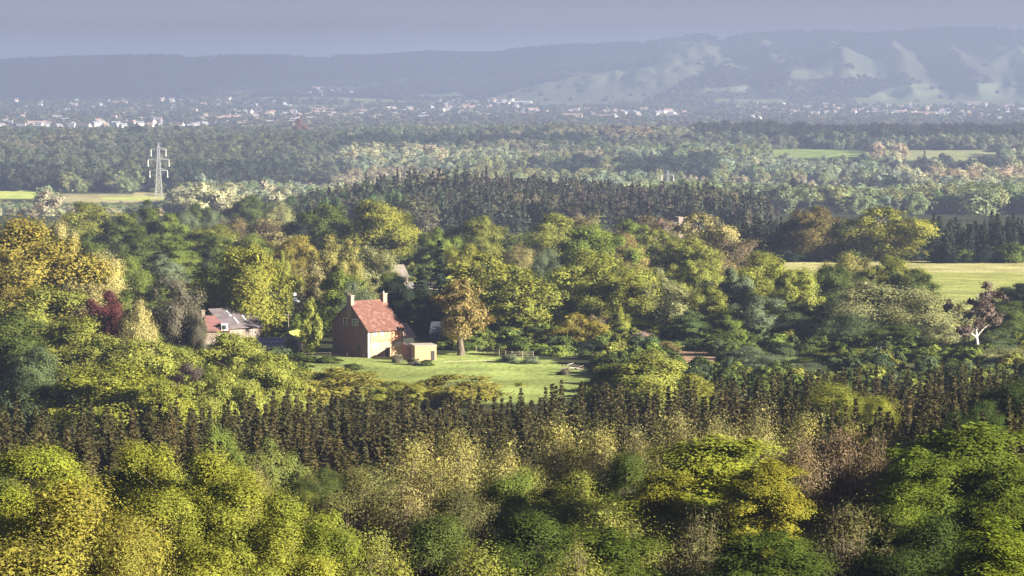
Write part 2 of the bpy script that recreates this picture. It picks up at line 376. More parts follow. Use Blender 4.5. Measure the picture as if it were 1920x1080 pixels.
C = dict(yg=(.20, .215, .036), yel=(.24, .27, .038), gold=(.22, .19, .042), lime=(.22, .24, .055), olive=(.18, .195, .045), green=(.145, .185, .04), dgreen=(.08, .105, .028),
         dark=(.02, .032, .022), blue=(.085, .115, .055), bluegrey=(.135, .165, .10), tan=(.25, .225, .10), pale=(.24, .25, .12), palegold=(.26, .25, .085),
         copper=(.095, .034, .036), grey=(.13, .12, .09), purple=(.12, .095, .085), cream=(.36, .33, .15), rust=(.22, .175, .07), brown=(.15, .125, .05), og=(.205, .21, .042))
def T(kind, px, top, wpx, d, col, label, group=None, **k):
    """a tree whose top stands on photo row `top` at distance d"""
    x = (px - 960) / F * d; zt = at(px, top, d).z; z = H(x, d)
    hh = max(zt - z, 1.2); ww = wpx * d / F
    if kind in ('oakN', 'fineN', 'twigN', 'sprayN'): ww *= 1.5
    elif 380 < d < 1100 and kind not in ('poplar', 'hero', 'pine', 'fir', 'shrub', 'shrubfine', 'tall'): ww *= 1.12
    cc = C[col] if isinstance(col, str) else col
    return place(kind, x, d, hh, ww, cc, label, group, z=z, **k)
# ------------------------------------------------------------------ the ground sheet
LAWN = [(560, 664), (640, 662), (740, 664), (830, 664), (900, 656), (960, 668), (1030, 676), (1075, 688), (1125, 700), (1100, 745), (900, 760), (720, 760), (560, 735)]
OPEN = [(1425, 668), (1530, 674), (1545, 704), (1400, 712)]
SOIL = [(1255, 655), (1345, 660), (1350, 700), (1290, 700), (1250, 675)]
FIELD = [(1440, 489), (1700, 489.5), (2300, 493), (2300, 592), (1470, 592), (1450, 540)]
FAR1 = [(-200, 352), (75, 352), (85, 372), (-200, 376)]
FAR2 = [(95, 362), (330, 362), (325, 379), (90, 380)]
FAR3 = [(1440, 281), (1500, 279), (1640, 284), (1640, 296), (1460, 298)]
FAR4 = [(1690, 281), (1880, 281), (1875, 304), (1700, 302)]
FAR5 = [(-100, 326), (110, 327), (110, 338), (-100, 337)]
DG = [([(880, 196), (1000, 160), (1100, 138), (1240, 118), (1330, 112), (1345, 125), (1290, 150), (1240, 178), (1200, 196), (1040, 204)], (.13, .155, .095)),
      ([(930, 212), (1150, 200), (1300, 205), (1600, 196), (1650, 172), (1700, 158), (2300, 150), (2300, 196), (1600, 208), (1200, 220)], (.135, .165, .095)),
      ([(1655, 80), (1700, 84), (1745, 118), (1790, 150), (1770, 156), (1705, 150), (1680, 118)], (.06, .062, .042)),
      ([(1775, 64), (1815, 80), (1855, 118), (1880, 142), (1840, 140), (1795, 108)], (.055, .058, .04)),
      ([(1300, 92), (1460, 72), (1600, 66), (1620, 74), (1480, 80), (1330, 104)], (.07, .076, .052)),
      ([(1490, 132), (1580, 126), (1640, 142), (1560, 150), (1470, 146)], (.10, .11, .07)),
      ([(1300, 166), (1400, 160), (1420, 170), (1310, 176)], (.13, .15, .10)),
      ([(540, 186), (680, 180), (690, 184), (560, 190)], (.15, .17, .11)),
      ([(780, 178), (860, 172), (880, 182), (790, 190)], (.12, .15, .10))]
vs = np.concatenate([np.arange(-400, 480, 8.0), np.arange(480, 1080, 3.0), np.arange(1080, 2200, 9.0), np.arange(2200, 8600, 26.0), np.arange(8600, 11300, 17.0), np.arange(11300, 20000, 400.0)])
uu = np.concatenate([np.linspace(-.9, -.215, 60)[:-1], np.linspace(-.215, .215, 440), np.linspace(.215, .9, 60)[1:]])
Y, U = np.meshgrid(vs, uu, indexing='ij')
X = U * (np.maximum(Y, 0) + 160) * 1.0
Z = terrain(X, Y)
nr, nc = X.shape
gv = np.stack([X, Y, Z], -1).reshape(-1, 3)
i = np.arange(nr - 1)[:, None] * nc; j = np.arange(nc - 1)[None]
gf = np.stack([i + j, i + j + 1, i + nc + j + 1, i + nc + j], -1).reshape(-1, 4)
GPX, GPY = proj(X, np.maximum(Y, 60), Z)
def wob(a, k=1.0): return (a - .5) * k
def land(x, y, z):
    """land cover colour (base colour) at a point of the ground, and whether it is open (no trees)"""
    px, py = proj(x, np.maximum(y, 60), z)
    n = fbm(x / 14, y / 14, 61); n2 = fbm(x / 130, y / 130, 62)
    col = np.empty(x.shape + (3,)); col[:] = (.040, .045, .022)
    col = col * (.7 + .6 * n)[..., None]
    opn = np.zeros(x.shape, bool)
    jx = px + wob(fbm(x / 9, y / 9, 63), 14); jy = py + wob(fbm(x / 9, y / 9, 64), 5)
    def put(m, c, a=.4, nn=n):
        col[m] = (np.array(c) * (1 - a / 2 + a * nn[m])[:, None])
    mid = (y > 460) & (y < 640)
    m = mid & inpoly(jx, jy, LAWN); put(m, (.235, .28, .085), .7); opn |= m
    m = mid & inpoly(jx, jy, OPEN); put(m, (.20, .24, .07), .6); opn |= m
    m = mid & inpoly(jx, jy, SOIL); put(m, (.26, .17, .11), .6); opn |= m
    m = (y > 660) & (y < 960) & inpoly(px, py + wob(n, 2), FIELD)
    st = .5 + .5 * np.sin((x * .35 + y) * .55)
    put(m, (.28, .295, .095), .45, n * .6 + .4 * st)
    m2 = m & (y > 880); put(m2, (.37, .34, .15), .3); opn |= m
    far = (y > 1500) & (y < 4500)
    for pl, c in ((FAR1, (.38, .42, .11)), (FAR2, (.36, .32, .16)), (FAR5, (.17, .22, .10)), (FAR3, (.20, .26, .08)), (FAR4, (.24, .25, .12))):
        m = far & inpoly(px, py, pl); put(m, c, .3, n2); opn |= m
    m = far & inpoly(px, py, [(190, 369), (330, 369), (330, 374), (190, 373)]); put(m, (.42, .46, .12), .2, n2)
    # vale: patchwork of hedged fields and woodland
    v = (y >= 4300) & (y < 9400)
    cell = _hash(np.floor((x + y * .22) / 230.0), np.floor((y - x * .3) / 330.0), 71)
    col[v] = (.055, .065, .04)
    m = v & (cell > .62); put(m, (.15, .18, .09), .4, n2); opn |= m
    m = v & (cell > .84); put(m, (.21, .19, .12), .4, n2)
    dw = y >= 8300
    k = fbm(x / 240, y / 420, 81)
    m = dw & (y >= 9000); col[m] = (.035, .04, .03); opn[m] = False
    m = dw & (y >= 9300) & (k > .60) & (px > 300) & (px < 1150); put(m, (.075, .085, .055), .4, n2); opn |= m
    m = dw & (y >= 9250) & (px > 1230) & (fbm(x / 230, y / 600, 88) < .53); put(m, (.068, .08, .054), .4, n2); opn |= m
    jx = px + wob(fbm(x / 160, y / 160, 83), 18); jy = py + wob(fbm(x / 160, y / 160, 84), 5)
    for pl, c in DG:
        m = dw & inpoly(jx, jy, pl) & (fbm(x / 120, y / 200, 85) < .95); put(m, c, .4, n2); opn |= m
    return col, opn
gcol, gopen = land(X, Y, Z)
gme = mesh_np('ground', gv, gf, [], smooth=True)
ca = gme.color_attributes.new('cover', 'FLOAT_COLOR', 'POINT')
ca.data.foreach_set('color', np.concatenate([gcol.reshape(-1, 3), np.ones((nr * nc, 1))], 1).astype(np.float32).ravel())
m, n, out = nodemat('ground_cover')
a = N(n, 'ShaderNodeAttribute', attribute_name='cover'); tc = N(n, 'ShaderNodeTexCoord')
n1 = N(n, 'ShaderNodeTexNoise'); n1.inputs['Scale'].default_value = 1.1; n1.inputs['Detail'].default_value = 8; n.links.new(tc.outputs['Object'], n1.inputs['Vector'])
n2 = N(n, 'ShaderNodeTexNoise'); n2.inputs['Scale'].default_value = .09; n2.inputs['Detail'].default_value = 6; n.links.new(tc.outputs['Object'], n2.inputs['Vector'])
r1 = N(n, 'ShaderNodeMapRange'); r1.inputs[1].default_value = .3; r1.inputs[2].default_value = .7; r1.inputs[3].default_value = .6; r1.inputs[4].default_value = 1.35; n.links.new(n1.outputs[0], r1.inputs[0])
r2 = N(n, 'ShaderNodeMapRange'); r2.inputs[1].default_value = .3; r2.inputs[2].default_value = .7; r2.inputs[3].default_value = .75; r2.inputs[4].default_value = 1.25; n.links.new(n2.outputs[0], r2.inputs[0])
mu = N(n, 'ShaderNodeMath', operation='MULTIPLY'); n.links.new(r1.outputs[0], mu.inputs[0]); n.links.new(r2.outputs[0], mu.inputs[1])
sc = N(n, 'ShaderNodeVectorMath', operation='SCALE'); n.links.new(a.outputs['Color'], sc.inputs[0]); n.links.new(mu.outputs[0], sc.inputs['Scale'])
b = N(n, 'ShaderNodeBsdfDiffuse'); n.links.new(sc.outputs[0], b.inputs[0])
bp = N(n, 'ShaderNodeBump'); bp.inputs['Strength'].default_value = .6; bp.inputs['Distance'].default_value = .3; n.links.new(n1.outputs[0], bp.inputs['Height']); n.links.new(bp.outputs[0], b.inputs['Normal'])
n.links.new(b.outputs[0], out.inputs[0]); gme.materials.append(m)
go = bpy.data.objects.new('ground', gme); COL.objects.link(go); go['kind'] = 'structure'
# ------------------------------------------------------------------ mesh builder for made things
class MB:
    def __init__(s): s.v = []; s.f = []; s.uv = []; s.mi = []
    def quad(s, a, b, c, d, mi=0, uv=None):
        i = len(s.v); s.v += [Vector(a), Vector(b), Vector(c), Vector(d)]; s.f.append((i, i + 1, i + 2, i + 3)); s.mi.append(mi)
        if uv is None:
            w = (s.v[i + 1] - s.v[i]).length; h = (s.v[i + 3] - s.v[i]).length; uv = [(0, 0), (w, 0), (w, h), (0, h)]
        s.uv.append(uv)
    def poly(s, pts, mi=0, uv=None):
        i = len(s.v); s.v += [Vector(p) for p in pts]; s.f.append(tuple(range(i, i + len(pts)))); s.mi.append(mi)
        if uv is None:
            o = Vector(pts[0]); ux = (Vector(pts[1]) - o).normalized(); n_ = ux.cross(Vector(pts[2]) - o).normalized(); uy = n_.cross(ux)
            uv = [((Vector(p) - o).dot(ux), (Vector(p) - o).dot(uy)) for p in pts]
        s.uv.append(uv)
    def hexa(s, lo, hi, mi=0):
        """lo, hi: four corners counter-clockwise seen from above"""
        s.poly(lo[::-1], mi); s.poly(hi, mi)
        for k in range(4):
            l = (k + 1) % 4; s.quad(lo[k], lo[l], hi[l], hi[k], mi)
    def box(s, x0, x1, y0, y1, z0, z1, mi=0):
        s.hexa([(x0, y0, z0), (x1, y0, z0), (x1, y1, z0), (x0, y1, z0)], [(x0, y0, z1), (x1, y0, z1), (x1, y1, z1), (x0, y1, z1)], mi)
    def bar(s, a, b, r, mi=0, sides=4):
        a = Vector(a); b = Vector(b); d = (b - a).normalized(); ref = Vector((0, 0, 1)) if abs(d.z) < .9 else Vector((1, 0, 0))
        u = d.cross(ref).normalized(); w = d.cross(u)
        ra, rb = (r if isinstance(r, tuple) else (r, r))
        P = [[c + (u * math.cos(t) + w * math.sin(t)) * q for t in [2 * math.pi * k / sides + math.pi / 4 for k in range(sides)]] for c, q in ((a, ra), (b, rb))]
        for k in range(sides):
            l = (k + 1) % sides; s.quad(P[0][l], P[0][k], P[1][k], P[1][l], mi)
        s.poly(P[0], mi); s.poly(P[1][::-1], mi)
    def build(s, name, mats, parent=None, bevel=0, loc=None):
        me = bpy.data.meshes.new(name); me.from_pydata([tuple(v) for v in s.v], [], s.f)
        for m_ in (mats if isinstance(mats, (list, tuple)) else [mats]): me.materials.append(m_)
        uvl = me.uv_layers.new(name='UVMap'); k = 0
        for f_, u in zip(me.polygons, s.uv):
            for q in u: uvl.data[k].uv = q; k += 1
        me.polygons.foreach_set('material_index', s.mi); me.update()
        o = bpy.data.objects.new(name, me); COL.objects.link(o)
        if parent: o.parent = parent
        if loc: o.location = loc
        return o
def empty(name, loc, rz=0, **k):
    o = bpy.data.objects.new(name, None); COL.objects.link(o); o.location = loc; o.rotation_euler = (0, 0, rz); o.empty_display_size = .5
    tag(o, **k); return o
BR_DARK = brick_mat('old_brick', (.21, .085, .078), (.27, .115, .10), (.20, .14, .13), patches=(.16, .085, .085))
BR_WARM = brick_mat('warm_brick', (.32, .18, .09), (.40, .24, .12), (.42, .32, .22), patches=(.46, .30, .17))
TILEHANG = brick_mat('hung_tiles', (.46, .19, .09), (.54, .25, .12), (.30, .13, .07), bw=.18, bh=.11, patches=(.58, .31, .17))
ROOFT = brick_mat('roof_tiles', (.10, .036, .026), (.14, .052, .036), (.06, .025, .018), bw=.2, bh=.12, patches=(.18, .095, .07))
ROOFO = brick_mat('old_roof_tiles', (.26, .15, .13), (.34, .21, .17), (.14, .08, .07), bw=.2, bh=.12, patches=(.40, .34, .30))
WHITE = rough_mat('white_paint', (.74, .72, .68), (.82, .80, .76), 2, .6)
CREAM = rough_mat('cream_render', (.25, .195, .165), (.31, .245, .21), .8, .9)
DARKW = rough_mat('dark_opening', (.02, .02, .025), (.035, .03, .03), 2, .7)
LEAD = rough_mat('lead', (.30, .31, .34), (.38, .39, .42), 3, .6)
SHEET = rough_mat('grey_sheet_roof', (.085, .07, .078), (.135, .11, .115), .7, .75, stretch=(1, 1, 1))
SKYL = rough_mat('pale_rooflight', (.34, .34, .38), (.42, .42, .46), 2, .4)
REDT = rough_mat('dark_red_tiles', (.13, .055, .055), (.20, .09, .08), 1.6, .9)
MOSS = rough_mat('mossy_roof', (.30, .31, .05), (.40, .38, .08), .9, .95, bump=.5)
PLANK = rough_mat('grey_planks', (.30, .25, .18), (.44, .37, .27), 3, .9, stretch=(4, 4, .3))
METAL = rough_mat('galvanised_steel', (.30, .30, .32), (.38, .38, .40), 2, .55)
g_, n, out = nodemat('window_glass'); b = N(n, 'ShaderNodeBsdfPrincipled'); b.inputs['Base Color'].default_value = (.03, .035, .05, 1); b.inputs['Roughness'].default_value = .12
n.links.new(b.outputs[0], out.inputs[0]); GLASS = g_

# ---- the brick farmhouse.  local x: along the ridge, local y: across (front at y=0), rotated so the front faces right
TH = R(41); gz = H(*at(690, 672, 555).xy)
hx = at(690, 600, 555).x; hl = (hx, 555.0, gz)
ca_, sa_ = math.cos(TH), math.sin(TH)
L = 6.4 / ca_; Wd = 7.35 / sa_
house = empty('brick_farmhouse', hl, TH, label='old brick farmhouse with steep red tiled roof and two chimneys on the lawn', cat='house')
E = 5.3; RZ = 10.3; RY = Wd * .5; EB = 6.2
wl = MB()
wl.quad((0, 0, 2.95), (L, 0, 2.95), (L, 0, E), (0, 0, E), 1)            # upper front, tile hung (proud)
wl.quad((0, 0.03, -.6), (L, 0.03, -.6), (L, 0.03, 2.95), (0, 0.03, 2.95), 0)
wl.quad((0, 0, 2.95), (0, .03, 2.95), (L, .03, 2.95), (L, 0, 2.95), 1)
for xx, s in ((0, 1), (L, -1)):
    pts = [(xx, .03, -.6), (xx, .03, E), (xx, RY, RZ - .12), (xx, Wd, EB), (xx, Wd, -.6)]
    wl.poly(pts if s > 0 else pts[::-1], 2 if s > 0 else 0, uv=[(p[1], p[2]) for p in (pts if s > 0 else pts[::-1])])
wl.quad((L, Wd, -.6), (0, Wd, -.6), (0, Wd, EB), (L, Wd, EB), 2)
wall = wl.build('wall', [BR_WARM, TILEHANG, BR_DARK], house)
rf = MB(); ov = .28
def slope(mb, x0, x1, y0, z0, y1, z1, th=.16, mi=0):
    mb.hexa([(x0, y0, z0), (x1, y0, z0), (x1, y1, z1), (x0, y1, z1)], [(x0, y0, z0 + th), (x1, y0, z0 + th), (x1, y1, z1 + th), (x0, y1, z1 + th)], mi)
sl_ = (RZ - E) / RY
slope(rf, -ov, L + ov, -.35, E - .35 * sl_, RY, RZ)
slope(rf, L + ov, -ov, Wd + .3, EB - .3 * (RZ - EB) / (Wd - RY), RY, RZ)
roof = rf.build('roof', ROOFT, house)
cr = MB(); cr.bar((-ov, RY, RZ + .16), (L + ov, RY, RZ + .16), .13, 0, 6); cr.build('ridge_tiles', REDT, roof)
def chimney(x0, x1, y0, y1, z0, z1, par, mat):
    c = MB(); c.box(x0, x1, y0, y1, z0, z1); c.box(x0 - .09, x1 + .09, y0 - .09, y1 + .09, z1, z1 + .16)
    o = c.build('chimney', mat, par); p = MB(); p.bar(((x0 + x1) / 2, (y0 + y1) / 2, z1 + .16), ((x0 + x1) / 2, (y0 + y1) / 2, z1 + .6), (.17, .13), 0, 8)
    p.build('chimney_pot', LEAD if par is roof and x0 > 2 else REDT, o); return o
CHB = brick_mat('chimney_brick', (.22, .13, .095), (.28, .17, .12), (.30, .24, .19), patches=(.30, .22, .17))
chimney(-.3, .45, RY - .7, RY + .7, RZ - 3.2, RZ + 1.3, roof, CHB)
chimney(L - .75, L + .2, RY - .6, RY + .5, RZ - 1, RZ + 1.3, roof, CHB)
def window(par, P0, ux, w, h, panes=2, nrm=None, mat=WHITE):
    """P0 lower-left corner on the wall, ux horizontal direction, nrm outward"""
    P0 = Vector(P0); ux = Vector(ux); nz = Vector(nrm); up = Vector((0, 0, 1)); fr = MB(); t = .09
    def bx(a0, a1, b0, b1, d0=0.0, d1=.07, m_=fr):
        lo = [P0 + ux * a + nz * d + up * b0 for a, d in ((a0, d1), (a1, d1), (a1, d0), (a0, d0))]; hi = [p + up * (b1 - b0) for p in lo]; m_.hexa(lo, hi)
    bx(0, w, 0, t); bx(0, w, h - t, h); bx(0, t, t, h - t); bx(w - t, w, t, h - t)
    for k in range(1, panes): bx(w * k / panes - t / 2, w * k / panes + t / 2, t, h - t)
    bx(t, w - t, h * .5 - .025, h * .5 + .025, .005, .05)
    o = fr.build('window', mat, par); g = MB(); bx(t, w - t, t, h - t, .003, .02, g); g.build('pane', GLASS, o); return o
GN = (-1, 0, 0)
window(house, (0, RY - .75, 6.0), (0, -1, 0), 1.75, 1.25, 2, GN)
window(house, (0, RY + 1.9 + .1, 6.0), (0, -1, 0), .95, 1.25, 1, GN)
window(house, (0, 3.4, 1.2), (0, -1, 0), 1.0, 1.1, 2, GN, BROWNWOOD)
FN = (0, -1, 0)
window(house, (1.2, 0, 4.25), (1, 0, 0), .95, .7, 3, FN); window(house, (3.0, 0, 4.25), (1, 0, 0), .8, .7, 3, FN)
window(house, (1.1, .03, 1.95), (1, 0, 0), 1.2, .75, 4, FN); window(house, (L - 1.6, .03, 1.95), (1, 0, 0), 1.1, .7, 4, FN)
dr = MB(); dr.box(4.25, 4.95, -.03, .025, -.1, 1.75); dd = dr.build('door', DARKW, house); hd = MB(); hd.box(4.32, 4.38, -.07, -.03, .8, .95); hd.build('handle', LEAD, dd)
cp = MB(); cp.box(-.03, .42, -.05, .025, -.5, E - .3); cp.build('corner_post', WHITE, house)
for px_, mt in ((.55, DARKW), (5.85, DARKW), (L - .12, DARKW)):
    c = MB(); c.bar((px_, -.1, 0), (px_, -.1, E - .35), .055, 0, 6); c.build('downpipe', mt, house)
gt = MB(); gt.bar((-.2, -.42, E - .34), (L + .2, -.42, E - .34), .07, 0, 6); gt.build('gutter', DARKW, house)
bt = MB(); bt.box(.02, L, -.045, .028, 2.9, 3.02); bt.build('jetty_beam', BROWNWOOD, house)
# lean-to wing behind the right end: low white wall under an old tiled roof
lw = MB(); y0, y1, x1 = 1.9, 7.2, L + 4.4
lw.quad((L, y0, -.5), (x1, y0, -.5), (x1, y0, 3.4), (L, y0, 3.4)); lw.quad((x1, y0, -.5), (x1, y1, -.5), (x1, y1, 3.4), (x1, y0, 3.4)); lw.quad((x1, y1, -.5), (L, y1, -.5), (L, y1, 3.4), (x1, y1, 3.4))
lw.poly([(x1, y0, 3.4), (x1, y1, 3.4), (x1, (y0 + y1) / 2, 5.6)]); wing = lw.build('wing_wall', WHITE, house)
lr = MB(); slope(lr, L + .02, x1 + .3, y0 - .4, 3.1, (y0 + y1) / 2, 6.9 - 1.2, .14); slope(lr, x1 + .3, L + .02, y1 + .4, 3.1, (y0 + y1) / 2, 6.9 - 1.2, .14); lr.build('wing_roof', ROOFO, house)
window(wing, (L + .5, y0, 1.6), (1, 0, 0), 1.1, 1.3, 2, FN, LEAD)

# ---- small brick outbuilding to the right of the house
ob_p = at(778, 673, 549); gz2 = H(ob_p.x, ob_p.y)
shed = empty('brick_outbuilding', (ob_p.x, ob_p.y, gz2), R(14), label='small flat topped brick outbuilding with dark doorway beside the farmhouse', cat='outbuilding')
w = MB(); a_, b_, h_ = 4.2, 4.6, 2.75
w.quad((0, 0, -.5), (a_, 0, -.5), (a_, 0, h_), (0, 0, h_), 0)
w.quad((a_, 0, -.5), (a_, b_, -.5), (a_, b_, h_), (a_, 0, h_), 0); w.quad((a_, b_, -.5), (0, b_, -.5), (0, b_, h_), (a_, b_, h_), 0)
w.quad((0, b_, -.5), (0, 0, -.5), (0, 0, h_), (0, b_, h_), 0); w.build('wall', BR_WARM, shed)
c = MB(); c.box(-.1, a_ + .1, -.1, b_ + .1, h_ - .02, h_ + .13); c.build('roof', rough_mat('coping', (.30, .24, .2), (.42, .34, .28), 2), shed)
c = MB(); c.box(3.1, 3.8, -.035, -.002, -.1, 1.75); c.build('doorway', DARKW, shed)
# curved brick garden wall joining it to the house
gw = MB(); P_ = [Vector((at(px_, 640, d_).x, d_, 0)) for px_, d_ in ((777, 551.5), (768, 552.5), (760, 554.5), (754, 557.5))]
for k in range(3):
    a2, b2 = P_[k], P_[k + 1]; nn = (b2 - a2).cross(Vector((0, 0, 1))).normalized() * .3; z0 = gz2 - .5; z1 = gz2 + 2.3 + .12 * k; z2 = z1 + .12
    gw.hexa([a2 + Vector((0, 0, z0)), a2 + nn + Vector((0, 0, z0)), b2 + nn + Vector((0, 0, z0)), b2 + Vector((0, 0, z0))], [a2 + Vector((0, 0, z1)), a2 + nn + Vector((0, 0, z1)), b2 + nn + Vector((0, 0, z2)), b2 + Vector((0, 0, z2))])
tag(gw.build('garden_wall', BR_DARK), 'curved old brick garden wall between farmhouse and small outbuilding', 'garden wall')

# ---- grey roofed barn with hipped red end, left
bp_ = at(441, 640, 592); gzb = H(bp_.x, bp_.y)
barn = empty('cream_barn', (bp_.x, bp_.y, gzb), R(33), label='long cream walled barn with grey sheet roof and pale rooflights', cat='barn')
w = MB(); w.box(-2.2, 5.9, 0, 12.5, -.6, 2.9); w.build('wall', CREAM, barn)
r_ = MB()
r_.hexa([(-2.9, -.7, 2.85), (6.4, -.7, 2.85), (6.4, 6.4, 6.4), (-2.9, 6.4, 6.4)], [(-2.9, -.7, 3.0), (6.4, -.7, 3.0), (6.4, 6.4, 6.55), (-2.9, 6.4, 6.55)])
r_.hexa([(-2.9, 6.4, 6.4), (6.4, 6.4, 6.4), (6.4, 13.2, 2.85), (-2.9, 13.2, 2.85)], [(-2.9, 6.4, 6.55), (6.4, 6.4, 6.55), (6.4, 13.2, 3.0), (-2.9, 13.2, 3.0)])
br_ = r_.build('roof', SHEET, barn)
for x_, y_ in ((1.0, .9), (3.2, 1.6), (.6, 3.4), (3.6, 4.0)):
    q = MB(); k_ = (6.55 - 3.0) / 7.1; za = 3.02 + (y_ + .7) * k_; zb_ = 3.02 + (y_ + 2.7) * k_
    q.hexa([(x_, y_, za), (x_ + .45, y_, za), (x_ + .45, y_ + 2, zb_), (x_, y_ + 2, zb_)], [(x_, y_, za + .05), (x_ + .45, y_, za + .05), (x_ + .45, y_ + 2, zb_ + .05), (x_, y_ + 2, zb_ + .05)]); q.build('rooflight', SKYL, br_)
gb = MB(); gb.poly([(-2.21, 0, 2.9), (-2.21, 6.4, 6.38), (-2.21, 12.5, 2.9)]); gb.poly([(5.91, 12.5, 2.9), (5.91, 6.4, 6.38), (5.91, 0, 2.9)]); gb.build('gable', CREAM, barn)
dp = MB(); dp.bar((4.1, -.06, 0), (4.1, -.06, 2.8), .05); dp.build('downpipe', LEAD, barn)
# hipped red section = oast style house at its left
op = at(378, 645, 586); gzo = H(op.x, op.y)
oast = empty('hipped_cottage', (op.x, op.y, gzo), R(12), label='low cottage with dark red hipped roof and pale chimney left of the barn', cat='cottage')
w = MB(); w.box(0, 5.6, 0, 6.5, -.6, 2.7); w.build('wall', CREAM, oast)
h2 = MB(); A = [(-.4, -.5, 2.65), (6.0, -.5, 2.65), (6.0, 7.0, 2.65), (-.4, 7.0, 2.65)]; B = [(1.1, 2.6, 5.6), (3.0, 2.6, 5.6), (3.0, 4.0, 5.6), (1.1, 4.0, 5.6)]
h2.hexa(A, B); rr_ = h2.build('roof', REDT, oast)
ch = MB(); ch.box(.3, 1.0, 2.7, 3.5, 4.4, 6.6); ch.box(.22, 1.08, 2.62, 3.58, 6.6, 6.75); ch.build('chimney', CREAM, rr_)
dm = MB(); dm.box(4.0, 5.3, -.35, 1.6, 2.75, 4.1); do = dm.build('dormer', WHITE, rr_); dm = MB(); dm.box(3.86, 5.44, -.5, 1.7, 4.1, 4.22); dm.build('dormer_roof', LEAD, do); window(do, (4.15, -.35, 3.0), (1, 0, 0), .8, .9, 2, FN, DARKW)
dm = MB(); dm.box(4.4, 5.2, -.03, -.002, 0, 2.0); dm.build('door', BROWNWOOD, oast)
# ---- mossy roofed open shed
mp_ = at(522, 652, 574); gzm = H(mp_.x, mp_.y)
moss = empty('mossy_roofed_shed', (mp_.x, mp_.y, gzm), R(-18), label='plank shed with bright yellow green mossy roof beside the slim poplar', cat='shed')
w = MB(); w.box(0, 4.3, 0, 5, -.5, 2.0); w.poly([(0, -.003, 2.0), (4.3, -.003, 2.0), (2.15, -.003, 3.4)]); w.poly([(4.3, 5.003, 2.0), (0, 5.003, 2.0), (2.15, 5.003, 3.4)]); w.build('wall', PLANK, moss)
r_ = MB()
r_.hexa([(-.4, -.4, 1.85), (2.15, -.4, 3.5), (2.15, 5.4, 3.5), (-.4, 5.4, 1.85)], [(-.4, -.4, 2.0), (2.15, -.4, 3.65), (2.15, 5.4, 3.65), (-.4, 5.4, 2.0)])
r_.hexa([(2.15, -.4, 3.5), (4.7, -.4, 1.85), (4.7, 5.4, 1.85), (2.15, 5.4, 3.5)], [(2.15, -.4, 3.65), (4.7, -.4, 2.0), (4.7, 5.4, 2.0), (2.15, 5.4, 3.65)]); r_.build('roof', MOSS, moss)
d_ = MB(); d_.box(1.6, 2.6, -.04, -.006, 0, 1.7); d_.build('doorway', DARKW, moss)
# ---- low glasshouse with white glazing bars
gp = at(463, 655, 566); gzg = H(gp.x, gp.y)
gh = empty('glasshouse', (gp.x, gp.y, gzg), R(28), label='long low glasshouse with white glazing bars between cream barn and mossy shed', cat='greenhouse')
w = MB(); w.box(0, 8.4, 0, 3.6, -.5, 1.1); w.build('wall', WHITE, gh)
w = MB(); slope(w, -.1, 8.5, -.1, 1.15, 1.8, 2.5, .04); slope(w, 8.5, -.1, 3.7, 1.15, 1.8, 2.5, .04); gr_ = w.build('glass_roof', GLASS, gh)
w = MB()
for k in range(15):
    x_ = -.1 + k * .61; w.bar((x_, -.1, 1.23), (x_, 1.8, 2.58), .045); w.bar((x_, 3.7, 1.23), (x_, 1.8, 2.58), .045)
for q in (.0, .5, 1): w.bar((-.1, -.1 + 1.9 * q, 1.24 + 1.35 * q), (8.5, -.1 + 1.9 * q, 1.24 + 1.35 * q), .05)
w.build('glazing_bars', WHITE, gh)
# ---- distant brown shed, grey roofed hut, white roofs in the trees
def hut(name, px, row, d, w_, dp_, he, hr, rz, wm, rm, label, cat, win=0):
    p = at(px, row, d); z = H(p.x, p.y); e = empty(name, (p.x, p.y, z), R(rz), label=label, cat=cat)
    b_ = MB(); b_.box(0, w_, 0, dp_, -.6, he); b_.poly([(0, -.003, he), (0, dp_ / 2, hr), (0, dp_, he)][::-1]); b_.poly([(w_, 0, he), (w_, dp_, he), (w_, dp_ / 2, hr)]); wo_ = b_.build('wall', wm, e)
    r2 = MB(); s_ = (hr - he) / (dp_ / 2); slope(r2, -.25, w_ + .25, -.3, he - .3 * s_, dp_ / 2, hr); slope(r2, w_ + .25, -.25, dp_ + .3, he - .3 * s_, dp_ / 2, hr); r2.build('roof', rm, e)
    for k in range(win): window(e, (w_ * (k + .6) / (win + .2) - .4, 0, he * .45), (1, 0, 0), .9, 1.0, 2, FN)
    return e
hut('brown_shed', 494, 632, 606, 4.8, 4, 2.3, 3.0, 0, BROWNWOOD, SHEET, 'low brown shed with dark flat looking roof right of the cream barn', 'shed')
hut('grey_roofed_hut', 806, 632, 596, 5.0, 4.6, .8, 3.6, -12, BROWNWOOD, rough_mat('shaded_roof', (.04, .046, .065), (.06, .07, .09), 2), 'steep grey roofed hut half hidden behind the spreading rusty oak', 'hut')  # roof colour darkened to hold the shade on it
hut('cream_gabled_house', 722, 522, 772, 7, 6, 4.2, 7.0, 30, CREAM, rough_mat('pale_roof', (.13, .105, .09), (.19, .155, .13), 1), 'cream house among the trees up the slope behind the farmhouse', 'house', 2)
hut('pale_roofed_barn', 760, 545, 742, 9, 5, 2.6, 4.0, -24, CREAM, rough_mat('weathered_roof', (.26, .23, .20), (.36, .32, .28), 1), 'pale roofed low barn running downhill from the cream house', 'barn')
hut('white_lodge', 524, 505, 800, 5, 5, 3.4, 5.6, 20, WHITE, ROOFO, 'tiny white gabled lodge showing above the parked van', 'house', 1)
